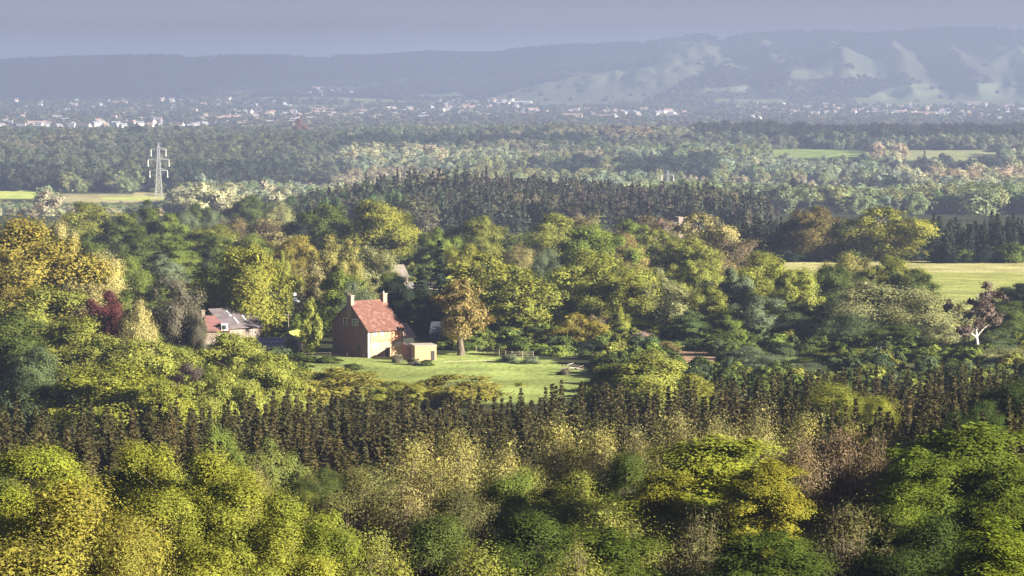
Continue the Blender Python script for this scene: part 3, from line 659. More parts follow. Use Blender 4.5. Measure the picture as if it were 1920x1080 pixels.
# brick building with bright end wall, among the trees before the fir wood
tp_ = at(1245, 425, 1010); zt_ = H(tp_.x, tp_.y) - 2.5
tb = empty('hipped_manor', (tp_.x, tp_.y, zt_), R(16), label='large dark roofed house with bright cream end wall before the fir wood', cat='house')
w = MB(); w.box(0, 5.2, 0, 8, -.5, 12.6); w.box(-9, -.01, 1, 9, -.5, 10.5); w.build('wall', rough_mat('dark_brick', (.09, .06, .055), (.15, .10, .09), 1), tb)  # walls in a plain darker brick tone
w = MB(); w.box(5.22, 6.9, -.6, 4.2, -.5, 14.6); w.box(5.1, 7.02, -.72, 4.32, 14.6, 14.9); w.build('tower', CREAM, tb)
w = MB(); w.hexa([(-9.5, .5, 10.5), (.3, .5, 10.5), (.3, 9.5, 10.5), (-9.5, 9.5, 10.5)], [(-6, 4, 13.2), (-2, 4, 13.2), (-2, 6, 13.2), (-6, 6, 13.2)]); w.box(-.3, 5.6, -.3, 8.3, 12.62, 13.1); rt_ = w.build('roof', SHEET, tb)
w = MB(); w.hexa([(-1.6, 1, 12.6), (.6, 1, 12.6), (.6, 3, 12.6), (-1.6, 3, 12.6)], [(-.6, 1.9, 14.6), (-.4, 1.9, 14.6), (-.4, 2.1, 14.6), (-.6, 2.1, 14.6)]); w.build('turret', REDT, rt_)
w = MB(); w.box(-8.2, -7.2, 2, 3, 12, 14); w.build('chimney', CREAM, rt_)
for k in range(2): window(tb, (.8 + k * 2.2, 0, 8.8), (1, 0, 0), 1.1, 1.7, 2, FN)

# ---- parked van and car behind a field gate
def vehicle(name, px, row, d, rz, body, van, label, cat):
    p = at(px, row, d); z = H(p.x, p.y); e = empty(name, (p.x, p.y, z), R(rz), label=label, cat=cat)
    prof = [(-2.3, .35), (-2.3, 1.0), (-1.5, 1.15), (-.9, 1.95), (2.2, 2.0), (2.3, .35)] if van else [(-2.1, .35), (-2.1, .85), (-1.1, .95), (-.4, 1.45), (1.0, 1.48), (1.8, .98), (2.1, .9), (2.1, .35)]
    b_ = MB(); w2 = .88; b_.poly([(x, -w2, q) for x, q in prof][::-1]); b_.poly([(x, w2, q) for x, q in prof])
    for k in range(len(prof)):
        a, b2 = prof[k], prof[(k + 1) % len(prof)]; b_.quad((a[0], -w2, a[1]), (b2[0], -w2, b2[1]), (b2[0], w2, b2[1]), (a[0], w2, a[1]))
    bo = b_.build('body', body, e); g = MB()
    if van: side = [(-1.35, 1.2), (-.85, 1.8), (.1, 1.85), (.1, 1.2)]; ws = ((-1.5, 1.17), (-.9, 1.93))
    else: side = [(-.95, .98), (-.38, 1.38), (.95, 1.4), (1.55, 1.0)]; ws = ((-1.08, .97), (-.42, 1.43))
    for s in (-1, 1): g.poly([(x, s * (w2 + .012), q) for x, q in (side[::-1] if s > 0 else side)])
    g.quad((ws[0][0] - .02, w2 - .1, ws[0][1]), (ws[0][0] - .02, -w2 + .1, ws[0][1]), (ws[1][0] - .02, -w2 + .15, ws[1][1]), (ws[1][0] - .02, w2 - .15, ws[1][1])); g.build('windows', GLASS, e)
    for sx in (-1.4, 1.35):
        for sy in (-1, 1): q = MB(); q.bar((sx, sy * .7, .33), (sx, sy * .93, .33), .33, 0, 14); q.build('wheel', DARKW, e)
    return e
CARW = rough_mat('white_car_paint', (.7, .7, .72), (.75, .75, .77), 1, .25); CARS = rough_mat('silver_car_paint', (.42, .43, .46), (.46, .47, .5), 1, .25)
vehicle('parked_van', 538, 538, 748, 160, CARW, True, 'white van parked in the clearing behind the olive oak', 'van')
vehicle('parked_car', 549, 549, 722, 150, CARS, False, 'silver car parked nearest the field gate behind the olive oak', 'car')
def fence(name, pts, h, rails, step, mat, label, cat, rr=.05, pr=.07):
    """pts: (px, row) on the ground"""
    W3 = [ground_hit(px, row, 480)[:2] for px, row in pts]
    seg = []
    for a, b2 in zip(W3[:-1], W3[1:]):
        n_ = max(1, int(math.dist(a, b2) / step)); seg += [(a[0] + (b2[0] - a[0]) * k / n_, a[1] + (b2[1] - a[1]) * k / n_) for k in range(n_)]
    seg.append(W3[-1]); P3 = [Vector((x, y, H(x, y))) for x, y in seg]
    e = empty(name, P3[0], label=label, cat=cat)
    for q in rails:
        m_ = MB()
        for a, b2 in zip(P3[:-1], P3[1:]): m_.bar(a - P3[0] + Vector((0, 0, q)), b2 - P3[0] + Vector((0, 0, q)), rr)
        m_.build('rail', mat, e)
    for p in P3:
        m_ = MB(); m_.bar(p - P3[0] - Vector((0, 0, .3)), p - P3[0] + Vector((0, 0, h)), pr); m_.build('post', mat, e)
fence('post_and_rail_fence', [(520, 556), (548, 560), (600, 566), (640, 572)], 1.3, (.4, .8, 1.2), 3, PLANK, 'pale rail fence crossing the shaded clearing below the parked van', 'fence', .06)
fence('lawn_fence', [(566, 672), (620, 671), (682, 676), (720, 679)], 1.1, (.5, .95), 3.4, BROWNWOOD, 'thin dark post fence along the lawn before the farmhouse gable', 'fence', .03, .05)
fence('white_rail_fence', [(835, 683), (880, 681), (940, 679), (1010, 681)], .45, (.38,), 3, PLANK, 'low pale rail along the meadow below the spreading rusty oak', 'fence', .04, .05)
fence('paddock_fence', [(893, 663), (925, 668), (960, 672), (1000, 672)], 1.4, (.4, .8, 1.2), 1.8, PLANK, 'weathered paddock fence between the rusty oak and the dark wood', 'fence', .045)
# utility pole
pp = at(541, 660, 568); pz = H(pp.x, pp.y)
pe = empty('utility_pole', (pp.x, pp.y, pz), label='dark wooden utility pole standing left of the slim poplar', cat='utility pole')
m_ = MB(); m_.bar((0, 0, -.5), (0, 0, 7.8), (.14, .1), 0, 8); m_.build('pole', BROWNWOOD, pe); m_ = MB(); m_.box(-.7, .7, -.16, -.08, 7.2, 7.32); m_.build('crossarm', BROWNWOOD, pe)
for k in (-.6, 0, .6): m_ = MB(); m_.bar((k, -.12, 7.32), (k, -.12, 7.5), .05, 0, 6); m_.build('insulator', LEAD, pe)
# log pile and cut branches at the meadow's edge
lp = ground_hit(1066, 694, 480)
le = empty('brush_pile', lp, label='pale heap of cut branches and logs at the meadow edge', cat='brush pile'); rg = random.Random(4)
for k in range(15):
    m_ = MB(); a = rg.uniform(-.5, .9); l_ = rg.uniform(1, 2.6); x_, y_, z_ = rg.uniform(-2, 1.5), rg.uniform(-1, 1), rg.uniform(.05, 1.1)
    m_.bar((x_, y_, z_), (x_ + math.cos(a) * l_, y_ + math.sin(a) * l_, max(.05, z_ + rg.uniform(-.9, .5))), (rg.uniform(.05, .12), .04), 0, 5); m_.build('branch', BROWNWOOD if k % 4 else PALEBARK, le)
# ---- lattice pylons
def pylon(px, row_top, d, h, label, group=None):
    p = at(px, row_top, d); x0, y0, z0 = p.x, p.y, p.z - h
    gz_ = H(x0, y0); e = empty('electricity_pylon', (x0, y0, gz_), label=label, cat='pylon')
    h = p.z - gz_; m_ = MB(); lv = [0, .12, .23, .33, .42, .50, .57, .63, .69, .75, .80, .85, .90, .95, 1.0]
    hw = lambda t: h * np.interp(t, [0, .5, .9, 1.0], [.062, .034, .018, .002]); r = h * .0030
    for a, b2 in zip(lv[:-1], lv[1:]):
        ca = [Vector((sx * hw(a), sy * hw(a), a * h)) for sx, sy in ((-1, -1), (1, -1), (1, 1), (-1, 1))]; cb = [Vector((sx * hw(b2), sy * hw(b2), b2 * h)) for sx, sy in ((-1, -1), (1, -1), (1, 1), (-1, 1))]
        for k in range(4):
            l = (k + 1) % 4; m_.bar(ca[k], cb[k], r * 1.5); m_.bar(ca[k], cb[l], r); m_.bar(ca[l], cb[k], r); m_.bar(cb[k], cb[l], r)
    m_.build('lattice_tower', METAL, e)
    for t, a in ((.885, .135), (.70, .19), (.50, .16)):
        c_ = MB(); w_ = hw(t)
        for s in (-1, 1):
            tip = Vector((s * a * h, 0, t * h))
            for sy in (-1, 1):
                c_.bar((s * w_, sy * w_, t * h), tip, r * 1.3); c_.bar((s * w_ * .8, sy * w_ * .8, (t + .045) * h), tip, r * 1.1)
            for q in (.33, .66): c_.bar((s * (w_ + (a * h - w_) * q), w_ * (1 - q), t * h), (s * (w_ + (a * h - w_) * (q - .2)), 0, t * h + .045 * h * (1 - q)), r)
        co = c_.build('crossarm', METAL, e)
        for s in (-1, 1): i_ = MB(); i_.bar((s * a * h, 0, t * h), (s * a * h, 0, t * h - .1 * h), h * .006, 0, 6); i_.bar((s * a * h, 0, t * h - .1 * h), (s * a * h, 0, t * h - .125 * h), h * .012, 0, 6); i_.build('insulator', WHITE, co)
    return e
pylon(297, 268, 2450, 45, 'tall steel lattice pylon with three crossarms in the misty vale')
pylon(1252, 319, 2260, 33, 'small pylon whose white top just rises above the dark fir wood')
pylon(1309, 318, 2900, 30, 'faint distant pylon right of the white topped one', )
# ------------------------------------------------------------------ trees of the middle distance, back to front
TREES = [
# kind, px, top row, width px, distance, colour, label
('oak', 165, 382, 140, 1010, 'olive', 'olive green domed oak highest on the left skyline of the wood'),
('tall', 276, 378, 66, 1000, 'dgreen', 'ragged dark tree with the tallest spike on the left skyline'),
('round', 318, 402, 80, 990, 'green', 'mid green tree right of the ragged dark spiked tree'),
('round', 230, 412, 90, 960, 'dgreen', 'dark green rounded tree left of the ragged spiked tree'),
('oak', 392, 425, 110, 930, 'olive', 'olive tree in the left wood below the grey green hedge line'),
('round', 366, 384, 84, 1250, 'dgreen', 'low dark domed tree on the far edge left of centre'),
('soft', 350, 398, 60, 1180, 'bluegrey', 'small pale grey green tree before the low dark dome'),
('soft', 402, 396, 56, 1150, 'bluegrey', 'second pale grey green tree right of its twin on the far edge'),
('oak', 470, 368, 100, 1300, 'dgreen', 'dark grey green oak beyond the left wood under the misty vale'),
('soft', 525, 380, 66, 1240, 'pale', 'pale sage tree right of the dark grey green far oak'),
('oak', 606, 384, 110, 950, 'dgreen', 'dark green oak leaning against the great golden skyline oak'),
('oak', 706, 379, 165, 920, 'og', 'great dark golden oak standing highest in the middle of the wood'),
('bare', 500, 410, 110, 1010, 'tan', 'tan brown thinly leaved tree between the left wood and golden skyline oak'),
('bare', 448, 408, 70, 1040, 'rust', 'reddish brown thin tree on the left far edge of the wood'),
('round', 470, 440, 90, 900, 'green', 'green rounded tree before the tan thin trees'),
('oak', 548, 446, 110, 800, 'gold', 'golden tree above the clearing with the parked van'),
('round', 395, 440, 70, 860, 'dgreen', 'dark narrow crowned tree above the olive oak'),
('tall', 262, 432, 100, 840, 'dgreen', 'dark green tall tree in the middle of the left wood'),
('tall', 330, 446, 90, 820, 'green', 'green upright tree right of the dark tall tree in the left wood'),
('round', 300, 480, 100, 740, 'bluegrey', 'grey green round tree behind the bright green dome left'),
('soft', 235, 480, 80, 720, 'green', 'soft green tree beside the white flowering tree'),
('tall', 160, 440, 80, 780, 'dgreen', 'dark tree rising behind the white flowering tree'),
('oak', 45, 418, 250, 600, 'gold', 'broad golden orange oak filling the left edge with bare lower trunk'),
('soft', 112, 416, 60, 760, 'cream', 'white blossoming tree behind the golden orange oak'),
('soft', 186, 478, 96, 640, 'cream', 'white flowering tree between golden orange oak and left wood'),
('round', 240, 545, 110, 610, 'green', 'fresh green low tree below the white flowering tree'),
('bare', 150, 520, 90, 600, 'tan', 'twiggy tan tree right of the golden orange oak'),
('round', 380, 522, 118, 620, 'lime', 'bright lime green dome behind the grey weeping tree'),
('oak', 466, 464, 160, 606, 'og', 'olive gold oak between the cream barn and the clearing'),
('round', 528, 476, 40, 640, 'lime', 'little yellow green tree touching the olive gold oak'),
('round', 430, 560, 90, 612, 'dgreen', 'dark green bush tree behind the cream barn roof'),
('tall', 616, 442, 84, 690, 'palegold', 'pale straw coloured poplar clump behind the farmhouse left'),
('tall', 652, 452, 66, 680, 'palegold', 'pale straw tall tree right of the straw poplar clump'),
('soft', 694, 464, 88, 690, 'pale', 'pale green gold tree above the right chimney'),
('bare', 590, 490, 70, 640, 'tan', 'thin tan tree between clearing and straw poplars'),
('round', 640, 512, 90, 606, 'green', 'leafy green tree directly behind the left chimney'),
('soft', 668, 530, 70, 588, 'bluegrey', 'grey green bushy tree just behind the farmhouse ridge'),
('round', 555, 590, 50, 600, 'green', 'small round green tree left of the slim poplar'),
('poplar', 582, 562, 42, 560, 'lime', 'slim upright yellow green poplar left of the farmhouse'),
('tall', 726, 500, 60, 660, 'dgreen', 'dark green tree behind the right chimney'),
('fir', 824, 448, 74, 645, 'dark', 'tall blackish yew darkened as in shade behind the rusty oak'),  # this dark group carries the shade behind the house in its colour
('fir', 790, 500, 90, 630, 'dark', 'broad shaded tree built as a dark conifer left of the tall blackish yew'),
('round', 750, 520, 90, 622, 'dark', 'shaded tree given a very dark colour above the white wing of the farmhouse'),
('round', 800, 556, 90, 612, 'dark', 'low shaded tree given a very dark colour behind the grey roofed hut'),
('hero', 862, 526, 122, 561, 'rust', 'spreading rusty orange oak with leaning bare trunk on the lawn'),
('oak', 900, 408, 108, 900, 'olive', 'olive oak with bright top right of the great golden skyline oak'),
('round', 820, 430, 80, 880, 'green', 'green tree between golden skyline oak and olive oak'),
('oak', 862, 462, 90, 760, 'og', 'golden green tree right above the tall blackish yew'),
('openoak', 905, 478, 170, 650, 'og', 'large golden green oak rising behind the rusty oak'),
('openoak', 968, 506, 176, 602, 'olive', 'wide golden green oak with dark forked trunk showing'),
('round', 1010, 545, 100, 612, 'green', 'softer green tree on the right flank of the wide forked oak'),
('soft', 970, 462, 66, 830, 'tan', 'small pinkish tan tree behind the large golden green oak'),
('soft', 1030, 468, 66, 800, 'bluegrey', 'grey green thin tree beside the small pinkish tan tree'),
('oak', 1040, 404, 120, 900, 'lime', 'fresh green oak on the wood edge before the dark firs'),
('oak', 1112, 424, 130, 760, 'green', 'dark sided green oak with lit right flank in centre of the wood'),
('oak', 1110, 474, 190, 622, 'lime', 'biggest rounded yellow green crown right of centre'),
('oak', 1160, 506, 130, 606, 'olive', 'olive crown merging with the biggest rounded yellow green crown'),
('bare', 1096, 402, 84, 980, 'tan', 'thin tan tree on the wood edge below the dark firs'),
('oak', 1172, 440, 80, 850, 'rust', 'small orange tan oak in the middle of the wood'),
('round', 1176, 414, 70, 930, 'green', 'dark and bright green round tree above the small orange oak'),
('bare', 1212, 404, 110, 970, 'brown', 'wide thin brownish tree left of the cream end wall house'),
('openoak', 1232, 430, 110, 880, 'olive', 'olive grey tree with visible limbs left of the cream end wall'),
('openoak', 1312, 402, 130, 900, 'tan', 'wide tan branched tree just right of the cream end wall'),
('oak', 1296, 450, 120, 745, 'olive', 'olive green oak with dark left side below the tan branched tree'),
('bare', 1380, 448, 120, 860, 'brown', 'brownish scrubby tree left of the hay coloured field'),
('bare', 1352, 476, 90, 800, 'rust', 'low orange brown scrub tree before the olive green oak'),
('round', 1290, 492, 92, 665, 'lime', 'bright green round tree left of the yellow green giant'),
('round', 1235, 505, 60, 650, 'pale', 'pale narrow tree between two bright green crowns'),
('oak', 1436, 478, 150, 640, 'lime', 'yellow green giant with round crown at the left end of the field'),
('round', 1486, 510, 84, 622, 'lime', 'lower yellow green crown right of the yellow green giant'),
('round', 1370, 506, 100, 632, 'bluegrey', 'grey green crown left of the yellow green giant'),
('round', 1425, 556, 110, 592, 'bluegrey', 'dull grey green tree under the yellow green giant'),
('soft', 1262, 530, 120, 602, 'pale', 'pale olive feathery tree with thin stems right of the biggest crown'),
('round', 1330, 540, 90, 600, 'olive', 'olive tree beside the pale feathery tree'),
('openoak', 1078, 588, 100, 575, 'gold', 'small golden orange oak at the edge of the dark wood'),
('tall', 1163, 576, 48, 590, 'lime', 'slender yellow green tree right of the small golden oak'),
('bare', 1118, 590, 60, 590, 'tan', 'thin pale stemmed tree next to the small golden oak'),
('round', 1212, 590, 70, 600, 'olive', 'olive bush tree between slender tree and sea green tree'),
('tall', 1290, 584, 88, 585, (.09, .135, .05), 'sea green upright tree above the bare soil bank'),
('tall', 1362, 592, 66, 580, 'green', 'leafy green pyramid tree right of the sea green tree'),
('soft', 1205, 622, 44, 580, (.38, .30, .28), 'small pinkish white blossoming bush left of the sea green tree'),
('soft', 1400, 650, 110, 528, 'bluegrey', 'silvery grey green willow mound below the wood edge'),
('soft', 1444, 668, 80, 522, 'bluegrey', 'small silvery willow bush touching the willow mound'),
('oak', 1518, 392, 110, 950, 'brown', 'brown olive oak at the left corner behind the field'),
('oak', 1482, 420, 80, 955, 'dark', 'dark shaded tree at the corner of the field hedge'),
('openoak', 1656, 391, 172, 945, 'og', 'great wide golden olive oak standing behind the field'),
('round', 1560, 430, 80, 960, 'dgreen', 'dark green tree between the two big oaks behind the field'),
('soft', 1592, 478, 94, 700, 'palegold', 'pale straw topped willow in the middle of the field edge'),
('oak', 1560, 500, 100, 690, 'dgreen', 'dark green tree at the left foot of the straw topped willow'),
('oak', 1672, 482, 110, 697, 'olive', 'olive tree right of the straw topped willow'),
('round', 1722, 508, 90, 688, 'dgreen', 'dark green tree ending the clump in the field'),
('soft', 1640, 530, 210, 590, 'pale', 'very wide pale olive willow with many upright stems'),
('soft', 1738, 556, 160, 580, 'pale', 'pale olive willow right of the very wide one'),
('round', 1565, 560, 90, 600, 'blue', 'blue green shaded tree left of the very wide willow'),
('round', 1500, 570, 110, 592, 'blue', 'dark blue green tree below the field edge'),
('soft', 1600, 590, 120, 574, 'blue', 'shaded tree with thin stems in front of the very wide willow'),
('round', 1690, 610, 120, 570, 'dgreen', 'dark low tree at the foot of the pale willows'),
('round', 1776, 610, 100, 566, 'pale', 'pale green bushy tree left of the white trunked pine'),
('pine', 1832, 528, 118, 552, 'purple', 'reddish grey pine with tall white forked trunk'),
('oak', 1905, 535, 110, 650, 'dark', 'almost black tree against the field at the right edge'),
('round', 1902, 566, 90, 595, 'dgreen', 'dark green tree at the right edge below the black one'),
('round', 1872, 620, 80, 560, 'blue', 'blue green bush tree right of the white pine trunk'),
('round', 1580, 652, 130, 545, 'lime', 'yellow green bushy tree above the reddish spruces'),
('soft', 1520, 680, 110, 520, 'bluegrey', 'grey green bush left of the yellow green bushy tree'),
('soft', 1640, 690, 90, 520, 'pale', 'pale bush right of the yellow green bushy tree'),
('soft', 1726, 684, 100, 528, 'pale', 'pale green mound below the dark wood on the right'),
('soft', 1794, 682, 96, 524, 'bluegrey', 'silvery green mound left of the foot of the white pine'),
('soft', 1880, 652, 120, 532, 'pale', 'broad pale green bush at the right edge'),
('soft', 1850, 690, 80, 505, 'pale', 'small pale bush below the broad pale bush at right'),
# left slope
('round', 75, 540, 190, 520, 'olive', 'broad olive green crown under the golden orange oak'),
('round', 30, 590, 150, 490, 'dgreen', 'darker green crown at the left edge below the olive one'),
('round', 202, 550, 112, 520, 'copper', 'dark red copper beech left of the grey weeping tree'),
('soft', 256, 566, 70, 512, 'cream', 'creamy yellow flowering tree against the copper beech'),
('soft', 330, 522, 96, 552, 'grey', 'grey brown weeping tree with dark slender trunk'),
('soft', 368, 586, 36, 548, 'grey', 'narrow grey brown tree hiding the left end of the cottage'),
('oak', 140, 600, 190, 470, 'olive', 'wide olive green oak lying below the copper beech'),
('oak', 250, 640, 180, 450, 'lime', 'bright green oak in the middle of the left slope'),
('oak', 60, 655, 150, 440, 'blue', 'bluish green shaded oak at the left edge'),
('round', 345, 684, 84, 425, 'purple', 'purplish grey bare bush among bright green oaks'),
('oak', 330, 650, 130, 455, 'lime', 'lime green crown behind the purplish bare bush'),
('oak', 430, 626, 170, 462, 'lime', 'yellow green oak in front of the cream barn'),
('oak', 498, 664, 130, 440, 'lime', 'yellow green oak at the right end of the left slope'),
('oak', 400, 690, 140, 408, 'lime', 'lower yellow green oak right of the purplish bush'),
('oak', 190, 690, 250, 398, 'yg', 'biggest bright yellow green oak on the left slope'),
('oak', 300, 716, 150, 390, 'yg', 'bright yellow crown right of the biggest left slope oak'),
('oak', 50, 720, 150, 400, 'blue', 'deep blue green oak at the bottom of the left slope'),
('openoak', 624, 690, 200, 470, 'gold', 'low golden orange mounded oak below the farmhouse lawn'),
('openoak', 560, 708, 110, 450, 'gold', 'golden olive bush left of the golden mounded oak'),
('openoak', 850, 702, 190, 462, 'gold', 'second golden mounded oak in front of the meadow'),
('round', 740, 716, 110, 455, 'og', 'low olive gold bush between two golden mounded oaks'),
('oak', 1214, 667, 240, 432, 'lime', 'flat topped bright green oak between meadow and spruces'),
('oak', 1140, 690, 90, 440, 'green', 'green shoulder tree left of the flat topped green oak'),
('oak', 1300, 705, 110, 425, 'og', 'golden green crown right of the flat topped green oak'),
('oakN', 1585, 728, 170, 350, 'yg', 'bright green crown pushing up among the reddish spruces'),
('oakN', 1640, 752, 100, 335, 'yg', 'smaller bright crown right of the one among the spruces'),
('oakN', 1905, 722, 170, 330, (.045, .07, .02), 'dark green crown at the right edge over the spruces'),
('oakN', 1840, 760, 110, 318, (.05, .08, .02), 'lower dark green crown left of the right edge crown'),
('soft', 398, 800, 90, 300, 'green', 'thin green sapling crown standing within the spruces'),
('round', 500, 826, 150, 292, (.14, .165, .045), 'green bushy tree at the near edge of the spruces'),
('round', 440, 850, 90, 286, 'green', 'small green tree left of the green bushy tree at the spruces'),
# near trees
('oakN', 60, 848, 210, 200, 'yel', 'bright yellow leaved tree at the left edge of the foreground'),
('oakN', 268, 842, 190, 190, 'yg', 'yellow green crown topping the foreground trees at left'),
('oakN', 380, 858, 190, 185, 'yg', 'light green crown right of the topmost left foreground crown'),
('fineN', 120, 906, 330, 135, (.215, .20, .04), 'fine leaved golden green tree filling the bottom left corner'),
('fineN', 240, 985, 160, 122, (.21, .20, .045), 'lower right shoulder of golden fine leaved trees in the bottom left'),
('oakN', 300, 930, 180, 165, 'yg', 'green crown between golden corner tree and light green crown'),
('oakN', 440, 902, 220, 168, 'yg', 'leafy yellow green tree in the middle of the left foreground'),
('oakN', 545, 935, 170, 160, (.17, .19, .03), 'leafy tree with upright tip at the right end of the left foreground'),
('oakN', 610, 990, 150, 150, (.15, .18, .03), 'lowest green crown sloping down to the shaded wood'),
('oakN', 380, 1030, 190, 135, 'yg', 'bright leaves at the bottom edge right of the golden corner tree'),
('oakN', 520, 1000, 190, 145, 'yg', 'green tree at the bottom edge before the leafy upright tree'),
('twigN', 480, 887, 90, 215, 'tan', 'tan twiggy birch behind the left foreground crowns'),
('fineN', 680, 886, 190, 205, (.16, .16, .06), 'greyish olive fine leaved tree left of the twiggy birches'),
('twigN', 770, 828, 130, 230, 'palegold', 'tan twiggy birch at the left end of the birch row'),
('twigN', 860, 812, 130, 235, 'palegold', 'tan twiggy birch second from the left in the birch row'),
('twigN', 950, 840, 120, 225, 'palegold', 'lower twiggy birch where the birch row dips'),
('twigN', 1040, 796, 140, 240, 'palegold', 'tall tan birch left of centre in the birch row'),
('twigN', 1120, 802, 120, 236, 'palegold', 'tan birch behind the dark green holly'),
('twigN', 1190, 820, 110, 232, 'pale', 'pale twiggy birch behind the yellow feathery beech'),
('twigN', 1265, 780, 130, 236, 'pale', 'highest pale birch above the feathery beech'),
('twigN', 1345, 788, 130, 228, 'pale', 'yellowish birch right of the highest pale birch'),
('twigN', 1430, 778, 130, 232, 'pale', 'yellowish birch over the right side of the feathery beech'),
('twigN', 1515, 782, 130, 235, 'palegold', 'tan birch below the bright crown among the spruces'),
('twigN', 1600, 802, 120, 230, 'palegold', 'tan birch behind the purple brown twiggy trees'),
('twigN', 1680, 802, 110, 236, 'pale', 'birch at the left shoulder of the leafy green beech'),
('sprayN', 1330, 822, 290, 190, 'yel', 'large feathery bright yellow green beech in the middle of the foreground'),
('sprayN', 1440, 870, 170, 180, (.22, .21, .03), 'right hand lower feathery beech with yellow sprays'),
('sprayN', 1240, 885, 150, 184, (.2, .2, .03), 'left hand lower feathery beech beside dark holly'),
('oakN', 1190, 858, 130, 200, 'dgreen', 'dark green holly left of the feathery beech'),
('oakN', 960, 895, 150, 200, 'green', 'green crown in front of the dip of the birch row'),
('oakN', 1060, 900, 140, 196, 'olive', 'olive crown between green crown and dark holly'),
('twigN', 1580, 816, 150, 205, (.17, .125, .085), 'purple brown bare twiggy tree left of the leafy green beech'),
('twigN', 1500, 828, 110, 200, (.18, .14, .085), 'brown bare twiggy tree beside the feathery beech'),
('twigN', 1650, 836, 110, 200, (.16, .125, .07), 'bare twiggy tree under the leafy green beech'),
('sprayN', 1830, 806, 290, 185, (.13, .17, .025), 'leafy green beech filling the right edge of the foreground'),
('sprayN', 1740, 850, 170, 178, (.12, .16, .025), 'lower left part of the leafy beeches at the right edge'),
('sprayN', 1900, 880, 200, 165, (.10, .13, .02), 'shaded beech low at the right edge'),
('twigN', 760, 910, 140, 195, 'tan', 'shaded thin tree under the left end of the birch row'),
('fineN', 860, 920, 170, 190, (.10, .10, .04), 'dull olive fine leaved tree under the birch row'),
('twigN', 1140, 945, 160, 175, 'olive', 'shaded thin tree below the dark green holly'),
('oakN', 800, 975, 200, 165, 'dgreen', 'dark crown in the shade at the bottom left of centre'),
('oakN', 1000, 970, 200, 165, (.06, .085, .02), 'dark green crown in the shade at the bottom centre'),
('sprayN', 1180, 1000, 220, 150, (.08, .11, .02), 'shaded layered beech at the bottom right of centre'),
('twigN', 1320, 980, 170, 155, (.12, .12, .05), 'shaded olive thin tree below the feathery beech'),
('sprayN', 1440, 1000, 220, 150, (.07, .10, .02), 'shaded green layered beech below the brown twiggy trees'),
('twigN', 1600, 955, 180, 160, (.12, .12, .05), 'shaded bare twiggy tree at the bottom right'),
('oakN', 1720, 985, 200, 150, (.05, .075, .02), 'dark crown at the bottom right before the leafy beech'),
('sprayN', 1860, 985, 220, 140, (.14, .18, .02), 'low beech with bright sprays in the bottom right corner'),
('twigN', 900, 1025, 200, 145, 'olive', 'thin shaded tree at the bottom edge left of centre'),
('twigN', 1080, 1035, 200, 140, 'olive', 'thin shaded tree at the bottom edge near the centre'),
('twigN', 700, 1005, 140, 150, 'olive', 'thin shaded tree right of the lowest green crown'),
]
C['palegold'] = (.255, .24, .085)
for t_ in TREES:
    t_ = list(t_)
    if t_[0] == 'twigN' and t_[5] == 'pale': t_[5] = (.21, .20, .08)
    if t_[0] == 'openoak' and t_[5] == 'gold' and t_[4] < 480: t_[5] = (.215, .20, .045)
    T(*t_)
# shrubs and hedges you can pick out round the farm
for a in (('shrub', 610, 668, 70, 545, 'dgreen', 'dark round hedge bush between poplar and farmhouse lawn'),
          ('shrub', 560, 660, 60, 548, 'dgreen', 'dark hedge bush left of the round hedge bush'),
          ('shrub', 520, 650, 60, 552, 'blue', 'blue green bush in front of the mossy shed'),
          ('shrubfine', 540, 636, 40, 563, 'bluegrey', 'grey green shrub against the mossy shed'),
          ('shrub', 660, 682, 44, 530, 'dgreen', 'small dark clump of bushes on the lawn edge'),
          ('shrubfine', 744, 664, 26, 545, 'grey', 'brownish shrub at the foot of the farmhouse corner'),
          ('shrubfine', 776, 670, 34, 540, 'grey', 'grey brown bush in front of the brick outbuilding'),
          ('shrub', 800, 674, 30, 538, 'dgreen', 'dark bush below the outbuilding doorway'),
          ('shrub', 832, 640, 40, 575, 'green', 'green bush between outbuilding and rusty oak'),
          ('shrubfine', 956, 662, 44, 545, 'bluegrey', 'spiky pale green shrub at the paddock fence'),
          ('shrubfine', 996, 666, 40, 542, 'bluegrey', 'spiky pale shrub right of the other one at the fence'),
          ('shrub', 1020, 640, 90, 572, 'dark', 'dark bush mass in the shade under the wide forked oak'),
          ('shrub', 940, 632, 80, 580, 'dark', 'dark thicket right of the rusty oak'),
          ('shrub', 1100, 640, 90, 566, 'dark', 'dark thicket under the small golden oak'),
          ('shrub', 1130, 670, 60, 535, 'dgreen', 'dark bush behind the flat topped green oak'),
          ('shrub', 1180, 650, 80, 560, 'brown', 'brown bramble thicket left of the bare soil bank'),
          ('shrubfine', 1060, 700, 30, 520, 'grey', 'low grey weeds before the heap of branches'),
          ('shrub', 1240, 640, 70, 565, 'brown', 'brown thicket behind the pinkish blossoming bush')):
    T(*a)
# dead white snags
for q, (px_, top, d_) in enumerate(((1648, 664, 545), (1662, 672, 548), (1552, 640, 590))):
    x_ = (px_ - 960) / F * d_; z_ = H(x_, d_); hh = at(px_, top, d_).z - z_; rg = np.random.RandomState(q + 3)
    tp = [(np.array([[0, 0, -.3], [.1, 0, hh * .5], [.3, .1, hh]]), np.array([.16, .1, .03]))]
    for k in range(6):
        b0 = hh * (.4 + .08 * k); e = rg.normal(size=3) * .5; tp.append((np.array([[.1, 0, b0], [.1 + e[0], e[1], b0 + .9], [.1 + e[0] * 2, e[1] * 2, b0 + 1.8]]), np.array([.06, .04, .02])))
    v_, f_ = tubes(tp, 5); o = bpy.data.objects.new('dead_tree', mesh_np('dead_tree', v_, f_, [PALEBARK])); COL.objects.link(o); o.location = (x_, d_, z_)
    tag(o, ['white dead snag left of its pair above the spruces', 'white dead snag right of its pair above the spruces', 'short bleached dead stem below the field clump'][q], 'dead tree')

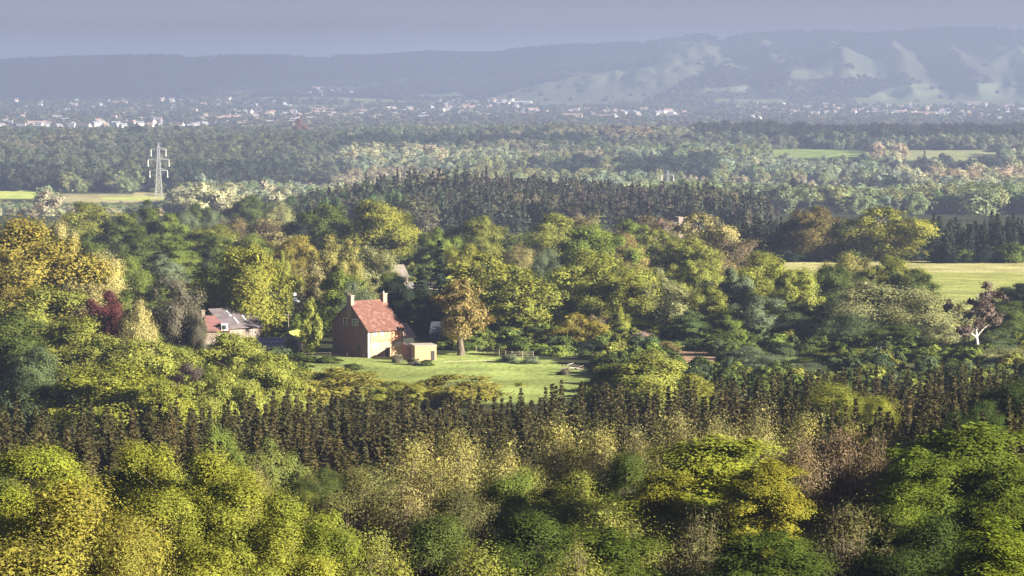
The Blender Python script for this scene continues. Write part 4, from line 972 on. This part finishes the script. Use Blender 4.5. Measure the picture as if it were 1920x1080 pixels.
# ------------------------------------------------------------------ spruce plantation: rows of small brownish spruces
rg = np.random.RandomState(5); SP = []
for yy in np.arange(292, 452, 3.8):
    for xx in np.arange(-85, 96, 3.6):
        x = xx + rg.normal() * .9 + (int(yy) % 2) * 1.4; y = yy + rg.normal() * .6; px = 960 + F * x / y
        back = np.interp(px, [-100, 0, 300, 420, 560, 700, 1050, 1200, 1400, 1700, 2100], [352, 352, 360, 372, 386, 394, 393, 400, 408, 416, 425])
        front = np.interp(px, [-100, 300, 650, 1000, 2100], [296, 292, 290, 312, 306])
        if -200 < px < 2150 and front < y < back: SP.append((x, y, px))
SP.sort(key=lambda s: s[1])
def spcol(x, y):
    k = fbm(x / 9 + 3, y / 9, 91); r = rg.rand()
    a = np.array((.060, .047, .020)); b = np.array((.034, .043, .018))
    return tuple((a * k * 1.3 + b * (1 - k)) * (.75 + .6 * r))
near = [s for s in SP if -10 < s[2] < 1930][:300]; nearset = set(id(s) for s in near)
for x, y, px in near:
    hgt = 8.0 + rg.normal() * 1.2 + 4.0 * (fbm(x / 13, y / 13, 93) - .5) + 1.8 * float(sm(1250, 1450, px))
    place('spruceN', x, y, hgt, 4.0 + rg.rand() * 1.6, spcol(x, y), 'small brownish green spruce in the dense plantation rows at its near side', 'plantation spruces')
REST = [(x, y, 8.0 + rg.normal() * 1.1 + 4.0 * (fbm(x / 13, y / 13, 93) - .5) + 1.8 * float(sm(1250, 1450, 960 + F * x / y)), 4.3 + rg.rand() * 1.2, spcol(x, y)) for s in SP if id(s) not in nearset for x, y in [s[:2]]]
# ------------------------------------------------------------------ masses of trees: points carrying one tree each
def protocol(name, protos):
    """collection of tree meshes (crown and trunk joined) that a mass draws from; not in the scene itself"""
    c = bpy.data.collections.new(name)
    for k, P in enumerate(protos):
        if isinstance(P, dict):
            me = join_tree(name + str(k), P)
        else: me = P
        o = bpy.data.objects.new('%s_%02d' % (name, k), me); c.objects.link(o)
    return c
def join_tree(name, P):
    a, b = P['crown'], P['trunk']; V = []; Fs = []; mi = []; vr = []
    for me, m_ in ((a, 0), (b, 1)):
        co = np.empty(len(me.vertices) * 3, np.float32); me.vertices.foreach_get('co', co); li = np.empty(len(me.loops), np.int32); me.loops.foreach_get('vertex_index', li)
        f = li.reshape(-1, 4) + sum(len(v) for v in V); V.append(co.reshape(-1, 3)); Fs.append(f); mi.append(np.full(len(f), m_))
        if m_ == 0: q = np.empty(len(me.polygons), np.float32); me.attributes['var'].data.foreach_get('value', q); vr.append(q)
        else: vr.append(np.full(len(f), .5))
    needles = a.materials[0] == NEEDLE
    v = np.concatenate(V); v[:, :2] /= P['w']; v[:, 2] /= P['h']
    return mesh_np(name, v, np.concatenate(Fs), [NEEDLEI if needles else LEAFI, BARK], np.concatenate(vr), mi=np.concatenate(mi))
def mass(name, pts, coll, label, cat, nv):
    """pts: list of (x, y, h, w, colour[, variant]); ONE object whose points carry the trees"""
    n_ = len(pts); x = np.array([p[0] for p in pts]); y = np.array([p[1] for p in pts]); z = terrain(x, y) - .2
    me = bpy.data.meshes.new(name); me.vertices.add(n_); me.vertices.foreach_set('co', np.stack([x, y, z], 1).astype(np.float32).ravel())
    def att(nm, ty, arr, key): a_ = me.attributes.new(nm, ty, 'POINT'); a_.data.foreach_set(key, np.ascontiguousarray(arr, np.float32).ravel())
    att('tsize', 'FLOAT_VECTOR', np.array([(p[3], p[3], p[2]) for p in pts]), 'vector')
    r_ = np.random.RandomState(n_)
    att('trot', 'FLOAT_VECTOR', np.stack([np.zeros(n_), np.zeros(n_), r_.rand(n_) * 6.28], 1), 'vector')
    att('tcol', 'FLOAT_VECTOR', np.array([p[4] for p in pts]), 'vector')
    ia = me.attributes.new('tidx', 'INT', 'POINT'); ia.data.foreach_set('value', np.array([p[5] if len(p) > 5 else r_.randint(nv) for p in pts], np.int32))
    o = bpy.data.objects.new(name, me); COL.objects.link(o); tag(o, label, cat, None, 'stuff')
    g = bpy.data.node_groups.new(name, 'GeometryNodeTree'); g.interface.new_socket('Geometry', in_out='INPUT', socket_type='NodeSocketGeometry'); g.interface.new_socket('Geometry', in_out='OUTPUT', socket_type='NodeSocketGeometry')
    gi = g.nodes.new('NodeGroupInput'); go_ = g.nodes.new('NodeGroupOutput'); ip = g.nodes.new('GeometryNodeInstanceOnPoints'); ci = g.nodes.new('GeometryNodeCollectionInfo')
    ci.inputs['Collection'].default_value = coll; ci.inputs['Separate Children'].default_value = True; ci.inputs['Reset Children'].default_value = True
    def named(nm, ty): q = g.nodes.new('GeometryNodeInputNamedAttribute'); q.data_type = ty; q.inputs[0].default_value = nm; return q.outputs['Attribute']
    g.links.new(gi.outputs[0], ip.inputs['Points']); g.links.new(ci.outputs[0], ip.inputs['Instance']); ip.inputs['Pick Instance'].default_value = True
    g.links.new(named('tidx', 'INT'), ip.inputs['Instance Index']); g.links.new(named('tsize', 'FLOAT_VECTOR'), ip.inputs['Scale'])
    g.links.new(named('trot', 'FLOAT_VECTOR'), ip.inputs['Rotation'])
    st = g.nodes.new('GeometryNodeStoreNamedAttribute'); st.data_type = 'FLOAT_COLOR'; st.domain = 'INSTANCE'; st.inputs['Name'].default_value = 'tint'
    g.links.new(ip.outputs[0], st.inputs['Geometry']); g.links.new(named('tcol', 'FLOAT_VECTOR'), st.inputs['Value']); g.links.new(st.outputs[0], go_.inputs[0])
    mo = o.modifiers.new('trees', 'NODES'); mo.node_group = g; return o
farB = [make_broad('far_broad', 301 + i, 1.0, 1.0, ['dome', 'round', 'dome', 'tall'][i % 4], .04, 26, 3000, .042, .34, .85, 6, .02, .34, lump=.1) for i in range(6)]
for P in farB: pass
farT = [make_broad('vale_tree', 321 + i, 1.0, 1.0, 'dome', 0, 12, 330, .13, .38, .8, 0, .02, .3) for i in range(4)]
farC = [make_conifer('far_conifer', 331 + i, 1.0, 1.0, 18, 7, 9, .07, ragged=.6, droop=.25, power=[1, .75, 1.2, .6][i], trunk=.01) for i in range(4)]
for P in farC: pass
CB = protocol('mass_broad', farB); CT = protocol('mass_vale', farT); CC = protocol('mass_conifer', farC); CSP = protocol('mass_spruce', PR['spruceN']); CN = protocol('mass_near', PR['fineN'][:1] + PR['oakN'][:2] + PR['twigN'][:1]); CS = protocol('mass_shrub', PR['shrub'][:2] + PR['round'][:2])
mass('spruce_plantation', REST, CSP, 'dense rows of small brownish spruces behind the nearest ones', 'spruce wood', 4)
rg = np.random.RandomState(8)
def vary(c, s=.2): c = np.array(C[c] if isinstance(c, str) else c); return tuple(np.clip(c * (1 + rg.normal() * s) * (1 + rg.normal(size=3) * .03), .006, .6))
# undergrowth and infill between the picked out trees
U = []
for _ in range(11500):
    y = 130 + (1180 - 130) * rg.rand() ** .75; px = rg.uniform(-350, 2500 if y < 500 else 2150); x = (px - 960) / F * y
    U.append((x, y))
Ux = np.array([u[0] for u in U]); Uy = np.array([u[1] for u in U]); Uz = terrain(Ux, Uy); upx, upr = proj(Ux, Uy, Uz)
_, uo = land(Ux, Uy, Uz)
pts = []; nearp = []
for k in range(len(U)):
    x, y = U[k]
    if uo[k]: continue
    if 285 < y < 460 and not (y > 446): continue
    pxx, rr_ = upx[k], upr[k]
    if 520 < y < 625 and 350 < pxx < 850: continue           # farmyard kept clear
    if 460 < y < 560 and 560 < pxx < 1130: continue
    if 625 < y < 780 and 505 < pxx < 570: continue            # the clearing
    if 740 < y < 800 and 690 < pxx < 800: continue
    if 975 < y < 1040 and 1170 < pxx < 1310: continue
    tpx, tpr = proj(x, y, Uz[k] + 6)
    if y < 800 and pxx > 1465 and tpr < (566 if 1740 < pxx < 1790 else 545 if pxx > 1470 else 0) and not 1530 < pxx < 1730: continue
    if y < 520 and 560 < pxx < 1110 and tpr < 735: continue
    c = rg.choice(['olive', 'dgreen', 'dgreen', 'dgreen', 'green', 'blue'])  # mostly darker greens, shade between the crowns put into the colour
    if y < 285: nearp.append((x, y, rg.uniform(4, 7), rg.uniform(5, 8), vary(rg.choice(['dgreen', 'olive', 'green', 'dgreen'])), rg.randint(4)))
    else: pts.append((x, y, rg.uniform(1.5, 4), rg.uniform(4, 7), vary(c), rg.randint(2)))
mass('undergrowth', pts, CS, 'undergrowth and low infill trees between the larger crowns', 'undergrowth', 2)
mass('near_undergrowth', nearp, CN, 'shaded low growth filling the gaps between the foreground trees', 'undergrowth', 4)
# ---- dark fir wood on the hump, one mass with the tallest firs picked out
pts = []; tops = []
def rowtop(px): return np.interp(px, [480, 560, 640, 720, 800, 860, 960, 1080, 1180, 1260, 1340, 1400, 1470], [385, 362, 345, 330, 322, 312, 326, 332, 344, 352, 362, 372, 388])
for y in np.arange(1330, 1790, 8.0):
    for px0 in np.arange(470, 1480, 7.5 * F / y):
        x = (px0 - 960) / F * y + rg.normal() * 3; yy = y + rg.normal() * 3; px = 960 + F * x / yy
        e = sm(480, 600, px) * (1 - sm(1400, 1470, px))
        if rg.rand() > e * 1.3 or (yy < 1400 and (px < 760 or px > 1440)): continue
        zt = at(px, rowtop(px), yy).z; hh = min(max(zt - H(x, yy) , 9), 21) if yy > 1520 else 17
        fn_ = float(fbm(x / 45, yy / 60, 140)); hh = min(hh, 19) * rg.uniform(.62, 1.1) * (.72 + .5 * fn_)
        if fn_ > .57 and rg.rand() < .5: pts.append((x, yy, hh * .8, hh * .8, vary((.10, .095, .06)), 'b')); continue
        green = px < 760 - (yy - 1500) * .35
        if green and rg.rand() < .6: pts.append((x, yy, hh * .8, hh * .6, vary((.07, .11, .045)), 'b'))
        else: pts.append((x, yy, hh, hh * rg.uniform(.5, .72), vary((.04, .05, .035) if fn_ > .48 else (.058, .05, .043), .3), 'c'))
mass('fir_wood', [p[:5] for p in pts if p[5] == 'c'], CC, 'dark fir wood on the low hump in the middle of the view', 'fir wood', 4)
mass('birch_wood', [p[:5] for p in pts if p[5] == 'b'], CB, 'green broadleaf trees at the left flank of the fir wood', 'wood', 6)
for k, (px, top) in enumerate(((686, 322), (745, 312), (768, 314), (812, 318), (858, 308), (912, 310), (930, 320), (958, 322), (1004, 322), (1050, 332), (1098, 332), (1152, 346), (1186, 342), (1310, 356), (1345, 358), (1392, 360))):
    d = 1640 + (k % 3) * 25
    T('fir', px, top, 22 + (k % 4) * 4, d, (.03, .035, .03), 'dark fir whose pointed tip rises above the fir wood ridge', 'fir tips above the fir wood')
# ---- dark conifers beyond the right field
for k, px in enumerate(np.arange(1400, 1965, 13.5)):
    if 1500 < px < 1540 : continue
    d = 985 + (k * 37 % 60); top = 396 + (k * 53 % 17) - (6 if px > 1850 else 0)
    T('fir', px + (k * 29 % 11) - 5, top + (k * 31 % 13), 34 + (k * 17 % 23), d, vary((.03, .038, .03), .25), 'tall dark conifer in the belt behind the hay coloured field', 'dark conifer belt behind the field')
pts = []
for px in np.arange(1380, 2020, 7.0):
    for d in (965, 1010, 1050): x = (px - 960) / F * d; pts.append((x, d + rg.normal() * 6, rg.uniform(8, 13), rg.uniform(4, 6), vary((.03, .04, .03)), rg.randint(4)))
mass('conifer_infill', pts, CC, 'lower dark conifers filling the belt behind the field', 'conifers', 4)
for k, (px, w_) in enumerate(((1475, 60), (1600, 46), (1770, 60), (1808, 40), (1850, 50), (1900, 70))):
    T('shrub', px, 468 - (k % 3) * 6, w_, 938, 'dark' if k % 2 == 0 else 'dgreen', ['round dark bush at the left corner of the field hedge', 'dark bush below the great golden olive oak', 'rounded dark holly in the far hedge of the field', 'small green bush right of the rounded holly', 'wide dark bush in the field hedge near the right edge', 'dark green hedge bush at the right edge'][k])
# ---- misty woods of the vale
FO = [FAR1, FAR2, FAR3, FAR4, FAR5]
def hides(x, y, z, h, polys=FO, far=0):
    a, b = proj(x, y, z + h); a0, b0 = proj(x, y, z)
    for pl in polys:
        xs = [p[0] for p in pl]; ys = [p[1] for p in pl]
        if min(xs) < a < max(xs) and b < max(ys) - 1.5 and b0 > min(ys) + 1: return True
    return False
pts = []; ds = 1850.0
GR = []
y = 1830.0
while y < 4420:
    sp = 13.5 + (y - 1830) / 2600 * 5
    for px0 in np.arange(-60, 1990, sp * F / y): GR.append(((px0 - 960) / F * y + rg.normal() * sp * .3, y + rg.normal() * sp * .35))
    y += sp * 1.05
G = np.array(GR); gz_ = terrain(G[:, 0], G[:, 1]); gpx, grow = proj(G[:, 0], G[:, 1], gz_)
_, op_ = land(G[:, 0], G[:, 1], gz_)
n1_ = fbm(G[:, 0] / 150, G[:, 1] / 260, 101); n2_ = fbm(G[:, 0] / 60, G[:, 1] / 100, 102); n3_ = fbm(G[:, 0] / 260, G[:, 1] / 420, 103)
pc = []
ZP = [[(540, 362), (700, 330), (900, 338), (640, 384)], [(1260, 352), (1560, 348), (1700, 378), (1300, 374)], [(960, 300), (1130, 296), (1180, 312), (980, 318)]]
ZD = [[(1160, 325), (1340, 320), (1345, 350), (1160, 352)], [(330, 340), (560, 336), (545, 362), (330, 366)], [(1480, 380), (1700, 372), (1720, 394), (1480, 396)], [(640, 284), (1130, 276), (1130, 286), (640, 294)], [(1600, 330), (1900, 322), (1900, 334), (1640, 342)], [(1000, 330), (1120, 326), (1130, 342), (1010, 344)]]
for k in range(len(G)):
    if op_[k]: continue
    px, y = gpx[k], G[k, 1]
    low = hides(G[k, 0], y, gz_[k], 13)
    if low and hides(G[k, 0], y, gz_[k], 4.5): continue
    ridge = y > 3560 and px > 1300
    if n3_[k] > .66 and y > 2300 and rg.rand() < .8: continue                    # glades
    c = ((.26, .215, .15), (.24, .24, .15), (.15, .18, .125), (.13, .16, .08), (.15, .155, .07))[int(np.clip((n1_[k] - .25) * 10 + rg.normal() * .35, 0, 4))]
    col = np.array(c) * 1.5  # colour lifted so the trees hold part of the pale mist
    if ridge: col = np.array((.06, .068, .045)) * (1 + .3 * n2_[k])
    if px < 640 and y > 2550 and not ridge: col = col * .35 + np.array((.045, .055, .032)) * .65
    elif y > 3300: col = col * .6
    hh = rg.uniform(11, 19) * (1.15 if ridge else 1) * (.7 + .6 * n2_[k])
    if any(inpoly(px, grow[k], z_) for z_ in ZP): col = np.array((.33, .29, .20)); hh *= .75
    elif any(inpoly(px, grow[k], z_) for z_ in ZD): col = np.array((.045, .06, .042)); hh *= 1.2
    if low: hh = rg.uniform(4, 6)
    if n2_[k] > .70 and rg.rand() < .3 and y > 2600 and not low: pc.append((G[k, 0], y, hh * 1.15, hh * .5, vary((.03, .035, .03)))); continue
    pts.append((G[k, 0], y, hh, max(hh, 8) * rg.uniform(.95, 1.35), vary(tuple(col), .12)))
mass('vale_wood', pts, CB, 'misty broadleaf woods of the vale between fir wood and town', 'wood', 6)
mass('vale_conifers', pc, CC, 'dark conifer stands within the misty vale woods', 'conifers', 4)
for px, top, w_, d, col, lb in ((260, 236, 40, 3950, (.025, .035, .025), 'large dark round tree on the far wood ridge above the pylon'), (332, 236, 26, 3960, (.028, .035, .028), 'smaller dark tree on the far ridge right of the large one'),
        (110, 244, 34, 3900, (.04, .05, .03), 'dark tree on the far ridge at the left'), (562, 224, 34, 4100, (.20, .12, .08), 'bare pinkish tree standing alone on the far ridge'),
        (1150, 236, 50, 3850, (.028, .032, .028), 'dark pine clump on the far ridge right of centre'), (1190, 238, 40, 3860, (.028, .032, .028), 'dark pine beside the far ridge pine clump'),
        (1222, 238, 24, 3870, (.028, .032, .028), 'lone dark pine at the right end of the ridge clump'), (1312, 228, 30, 3900, (.03, .034, .028), 'dark pointed tree starting the right hand far ridge'),
        (1505, 234, 46, 3700, (.04, .05, .03), 'tall dark green round tree above the far green field'), (1555, 236, 40, 3700, (.04, .05, .03), 'second tall dark round tree above the far green field'),
        (1830, 234, 50, 3800, (.03, .036, .028), 'large dark tree on the far ridge at the right')):
    T('oak', px, top, w_, d, col, lb)
pts = []
for px in np.arange(1310, 1960, 9.5):
    for d in (3560, 3590, 3625): x = (px - 960) / F * d; pts.append((x, d + rg.normal() * 9, rg.uniform(15, 24) * (.6 + .8 * float(fbm(px / 40, d / 60, 150))), rg.uniform(18, 28), vary((.045, .055, .035), .25)))
mass('ridge_wood', pts, CB, 'dark tall tree belt along the ridge above the far green fields', 'wood', 6)
pts = []
for px in np.arange(-40, 620, 6.0):
    for d in (2560, 2600, 2650): x = (px - 960) / F * d; pts.append((x, d + rg.normal() * 10, rg.uniform(12, 19), rg.uniform(10, 16), vary((.05, .06, .04), .25)))
pts = [p for p in pts if not (False)]
mass('copse_belt', pts, CB, 'shaded tree belt behind the pale fields near the pylon', 'wood', 6)
# ---- trees of the far vale and of the downs
pts = []
y = 4450.0
while y < 9000:
    sp = 16 + (y - 4450) / 4500 * 10
    for px0 in np.arange(-40, 1970, sp * F / y): pts.append(((px0 - 960) / F * y + rg.normal() * sp * .35, y + rg.normal() * sp * .4))
    y += sp * 1.5
G = np.array(pts); gz_ = terrain(G[:, 0], G[:, 1]); _, op_ = land(G[:, 0], G[:, 1], gz_)
pts = [(G[k, 0], G[k, 1], rg.uniform(8, 14), rg.uniform(13, 24), vary([(.10, .11, .05), (.09, .11, .045), (.06, .075, .04), (.15, .13, .08)][rg.randint(4)], .25)) for k in range(len(G)) if (not op_[k]) or rg.rand() < .04]
mass('town_trees', pts, CT, 'trees and hedges of the hazy vale round the town', 'trees', 4)
pts = []
y = 8900.0
while y < 11420:
    sp = 19.0
    for px0 in np.arange(-40, 1970, sp * F / y): pts.append(((px0 - 960) / F * y + rg.normal() * sp * .35, y + rg.normal() * sp * .4))
    y += sp * 1.3
G = np.array(pts); gz_ = terrain(G[:, 0], G[:, 1]); _, op_ = land(G[:, 0], G[:, 1], gz_)
dn_ = fbm(G[:, 0] / 110, G[:, 1] / 110, 120)
pts = [(G[k, 0], G[k, 1], rg.uniform(8, 13), rg.uniform(18, 27), vary((.034, .04, .026), .25)) for k in range(len(G)) if (not op_[k] and (dn_[k] > .36)) or (op_[k] and rg.rand() < .02)]
mass('hanger_wood', pts, CT, 'woods hanging on the scarp of the distant downs', 'wood', 4)
# ---- the town: a few hundred small houses far off
def house_mesh(name, w_, d_, he, hr, wm, rm, ch=True):
    b_ = MB(); b_.box(0, w_, 0, d_, -3, he, 0); b_.poly([(0, 0, he), (0, d_ / 2, hr), (0, d_, he)][::-1], 0); b_.poly([(w_, 0, he), (w_, d_, he), (w_, d_ / 2, hr)], 0)
    slope(b_, -.3, w_ + .3, -.4, he - .1, d_ / 2, hr + .1, .2, 1); slope(b_, w_ + .3, -.3, d_ + .4, he - .1, d_ / 2, hr + .1, .2, 1)
    if ch: b_.box(w_ - 1.2, w_ - .3, d_ / 2 - .5, d_ / 2 + .5, hr - .8, hr + 1.2, 0)
    for k in range(int(w_ // 3)):
        for q in (1.0, 3.6): b_.box(1 + k * 3, 2.2 + k * 3, -.06, -.01, q, q + 1.2, 2)
    o = b_.build(name, [wm, rm, GLASS]); me = o.data; bpy.data.objects.remove(o); return me
FW = rough_mat('far_white_wall', (.50, .49, .46), (.66, .64, .60), .5); FB = rough_mat('far_brick_wall', (.34, .20, .15), (.42, .26, .19), .5)
FR1 = rough_mat('far_slate', (.16, .16, .19), (.24, .24, .27), .5); FR2 = rough_mat('far_tile', (.24, .15, .12), (.32, .21, .17), .5)
HM = [('white_house', house_mesh('white_house', 13, 8, 5.2, 8.4, FW, FR1), 'white walled slate roofed house in the hazy distant town'), ('white_house', house_mesh('white_gable_house', 9, 11, 5.4, 9.4, FW, FR2), 'white walled red roofed house in the hazy distant town'),
      ('brick_house', house_mesh('brick_house', 14, 8, 5.2, 8.8, FB, FR1), 'brick slate roofed house in the hazy distant town'), ('terrace_house', house_mesh('terrace', 30, 9, 5.4, 8.6, FW, FR2), 'long white terrace with red roof in the hazy distant town'),
      ('warehouse', house_mesh('warehouse', 46, 18, 7, 9, FW, FW, False), 'long white warehouse in the hazy distant town')]
nb = 0; used = []
CL = [((-10, 560), (222, 246), 60), ((0, 560), (176, 222), 48), ((420, 700), (208, 232), 55), ((560, 1000), (196, 228), 55), ((540, 660), (168, 184), 8), ((820, 960), (188, 206), 18), ((1380, 1930), (196, 228), 95), ((1000, 1300), (206, 228), 20)]
for (pa, pb), (ra, rb), n_ in CL:
    for _ in range(n_):
        px, row = rg.uniform(pa, pb), rg.triangular(ra, (ra + 2 * rb) / 3, rb); x, y, z = ground_hit(px, row, 4500)
        if any(abs(x - a) < 26 and abs(y - b) < 40 for a, b in used): continue
        used.append((x, y)); kd = rg.choice(5, p=[.46, .26, .12, .15, .01]); nm, me, lb = HM[kd]
        o = bpy.data.objects.new(nm, me); COL.objects.link(o); o.location = (x, y, z); s_ = rg.uniform(1.0, 1.45); o.scale = (s_,) * 3; o.rotation_euler = (0, 0, rg.choice([.5, .62, .9, 1.2, -.2]) + rg.normal() * .1)
        tag(o, lb, 'house' if kd < 4 else 'warehouse', 'houses of the distant town')

# beyond the nearest few hundred the houses of the town are one mass
hc = bpy.data.collections.new('mass_house')
for k, (nm, me, lb) in enumerate(HM[:4]): q = bpy.data.objects.new('mass_house_%02d' % k, me); hc.objects.link(q)
pts = []
for (pa, pb), (ra, rb), n_ in CL:
    for _ in range(int(n_ * 1.3)):
        px, row = rg.uniform(pa, pb), rg.triangular(ra, (ra + 2 * rb) / 3, rb); x, y, z = ground_hit(px, row, 4500)
        if any(abs(x - a) < 24 and abs(y - b) < 36 for a, b in used): continue
        used.append((x, y)); pts.append((x, y, 1.1, rg.uniform(.9, 1.3), (1, 1, 1), rg.choice(4, p=[.45, .27, .16, .12])))
mass('town_houses', pts, hc, 'further small white and brick houses of the hazy distant town', 'houses', 4)
# ------------------------------------------------------------------ unseen clouds added to shade parts of the downs
def shade_cloud(x, y, z, sx, sy, sz, seed):
    import bmesh
    bm = bmesh.new(); bmesh.ops.create_icosphere(bm, subdivisions=5, radius=1)
    v = np.array([q.co[:] for q in bm.verts]); r_ = .75 + .5 * (fbm(v[:, 0] * 2 + seed, v[:, 1] * 2 + v[:, 2], seed) - .3) + .25 * (fbm(v[:, 0] * 6, v[:, 1] * 6 + v[:, 2] * 3, seed + 9) - .5)
    for q, k in zip(bm.verts, r_): q.co *= k; q.co.z = max(q.co.z, -.25)
    me = bpy.data.meshes.new('shade_cloud'); bm.to_mesh(me); bm.free(); me.materials.append(CLOUD); me.polygons.foreach_set('use_smooth', [True] * len(me.polygons))
    o = bpy.data.objects.new('shade_cloud', me); COL.objects.link(o); o.location = (x, y, z); o.scale = (sx, sy, sz); o['kind'] = 'structure'
CLOUD = rough_mat('cloud_white', (.85, .85, .85), (.92, .92, .92), .5, 1)
off = sdir / sdir.z * 1650
for k, (fx, fy, sx, sy) in enumerate(((-1700, 10600, 1300, 1000), (-600, 10900, 1100, 800), (300, 10900, 900, 420), (1150, 10600, 1000, 650), (-2600, 9500, 1000, 900), (-1300, 9500, 800, 500), (2100, 10700, 900, 450))):
    shade_cloud(fx + off.x, fy + off.y, 1650 + 20 * k, sx, sy, 160, k)
# ------------------------------------------------------------------ air
hz = MB(); hz.box(-19000, 19000, -450, 21000, -116, 215)
hm, n, out = nodemat('haze'); v = N(n, 'ShaderNodeVolumePrincipled'); v.inputs['Color'].default_value = (.255, .31, .47, 1); v.inputs['Density'].default_value = HAZE_D; v.inputs['Anisotropy'].default_value = .1
n.links.new(v.outputs[0], out.inputs['Volume'])
ho = hz.build('haze', hm); ho['kind'] = 'stuff'
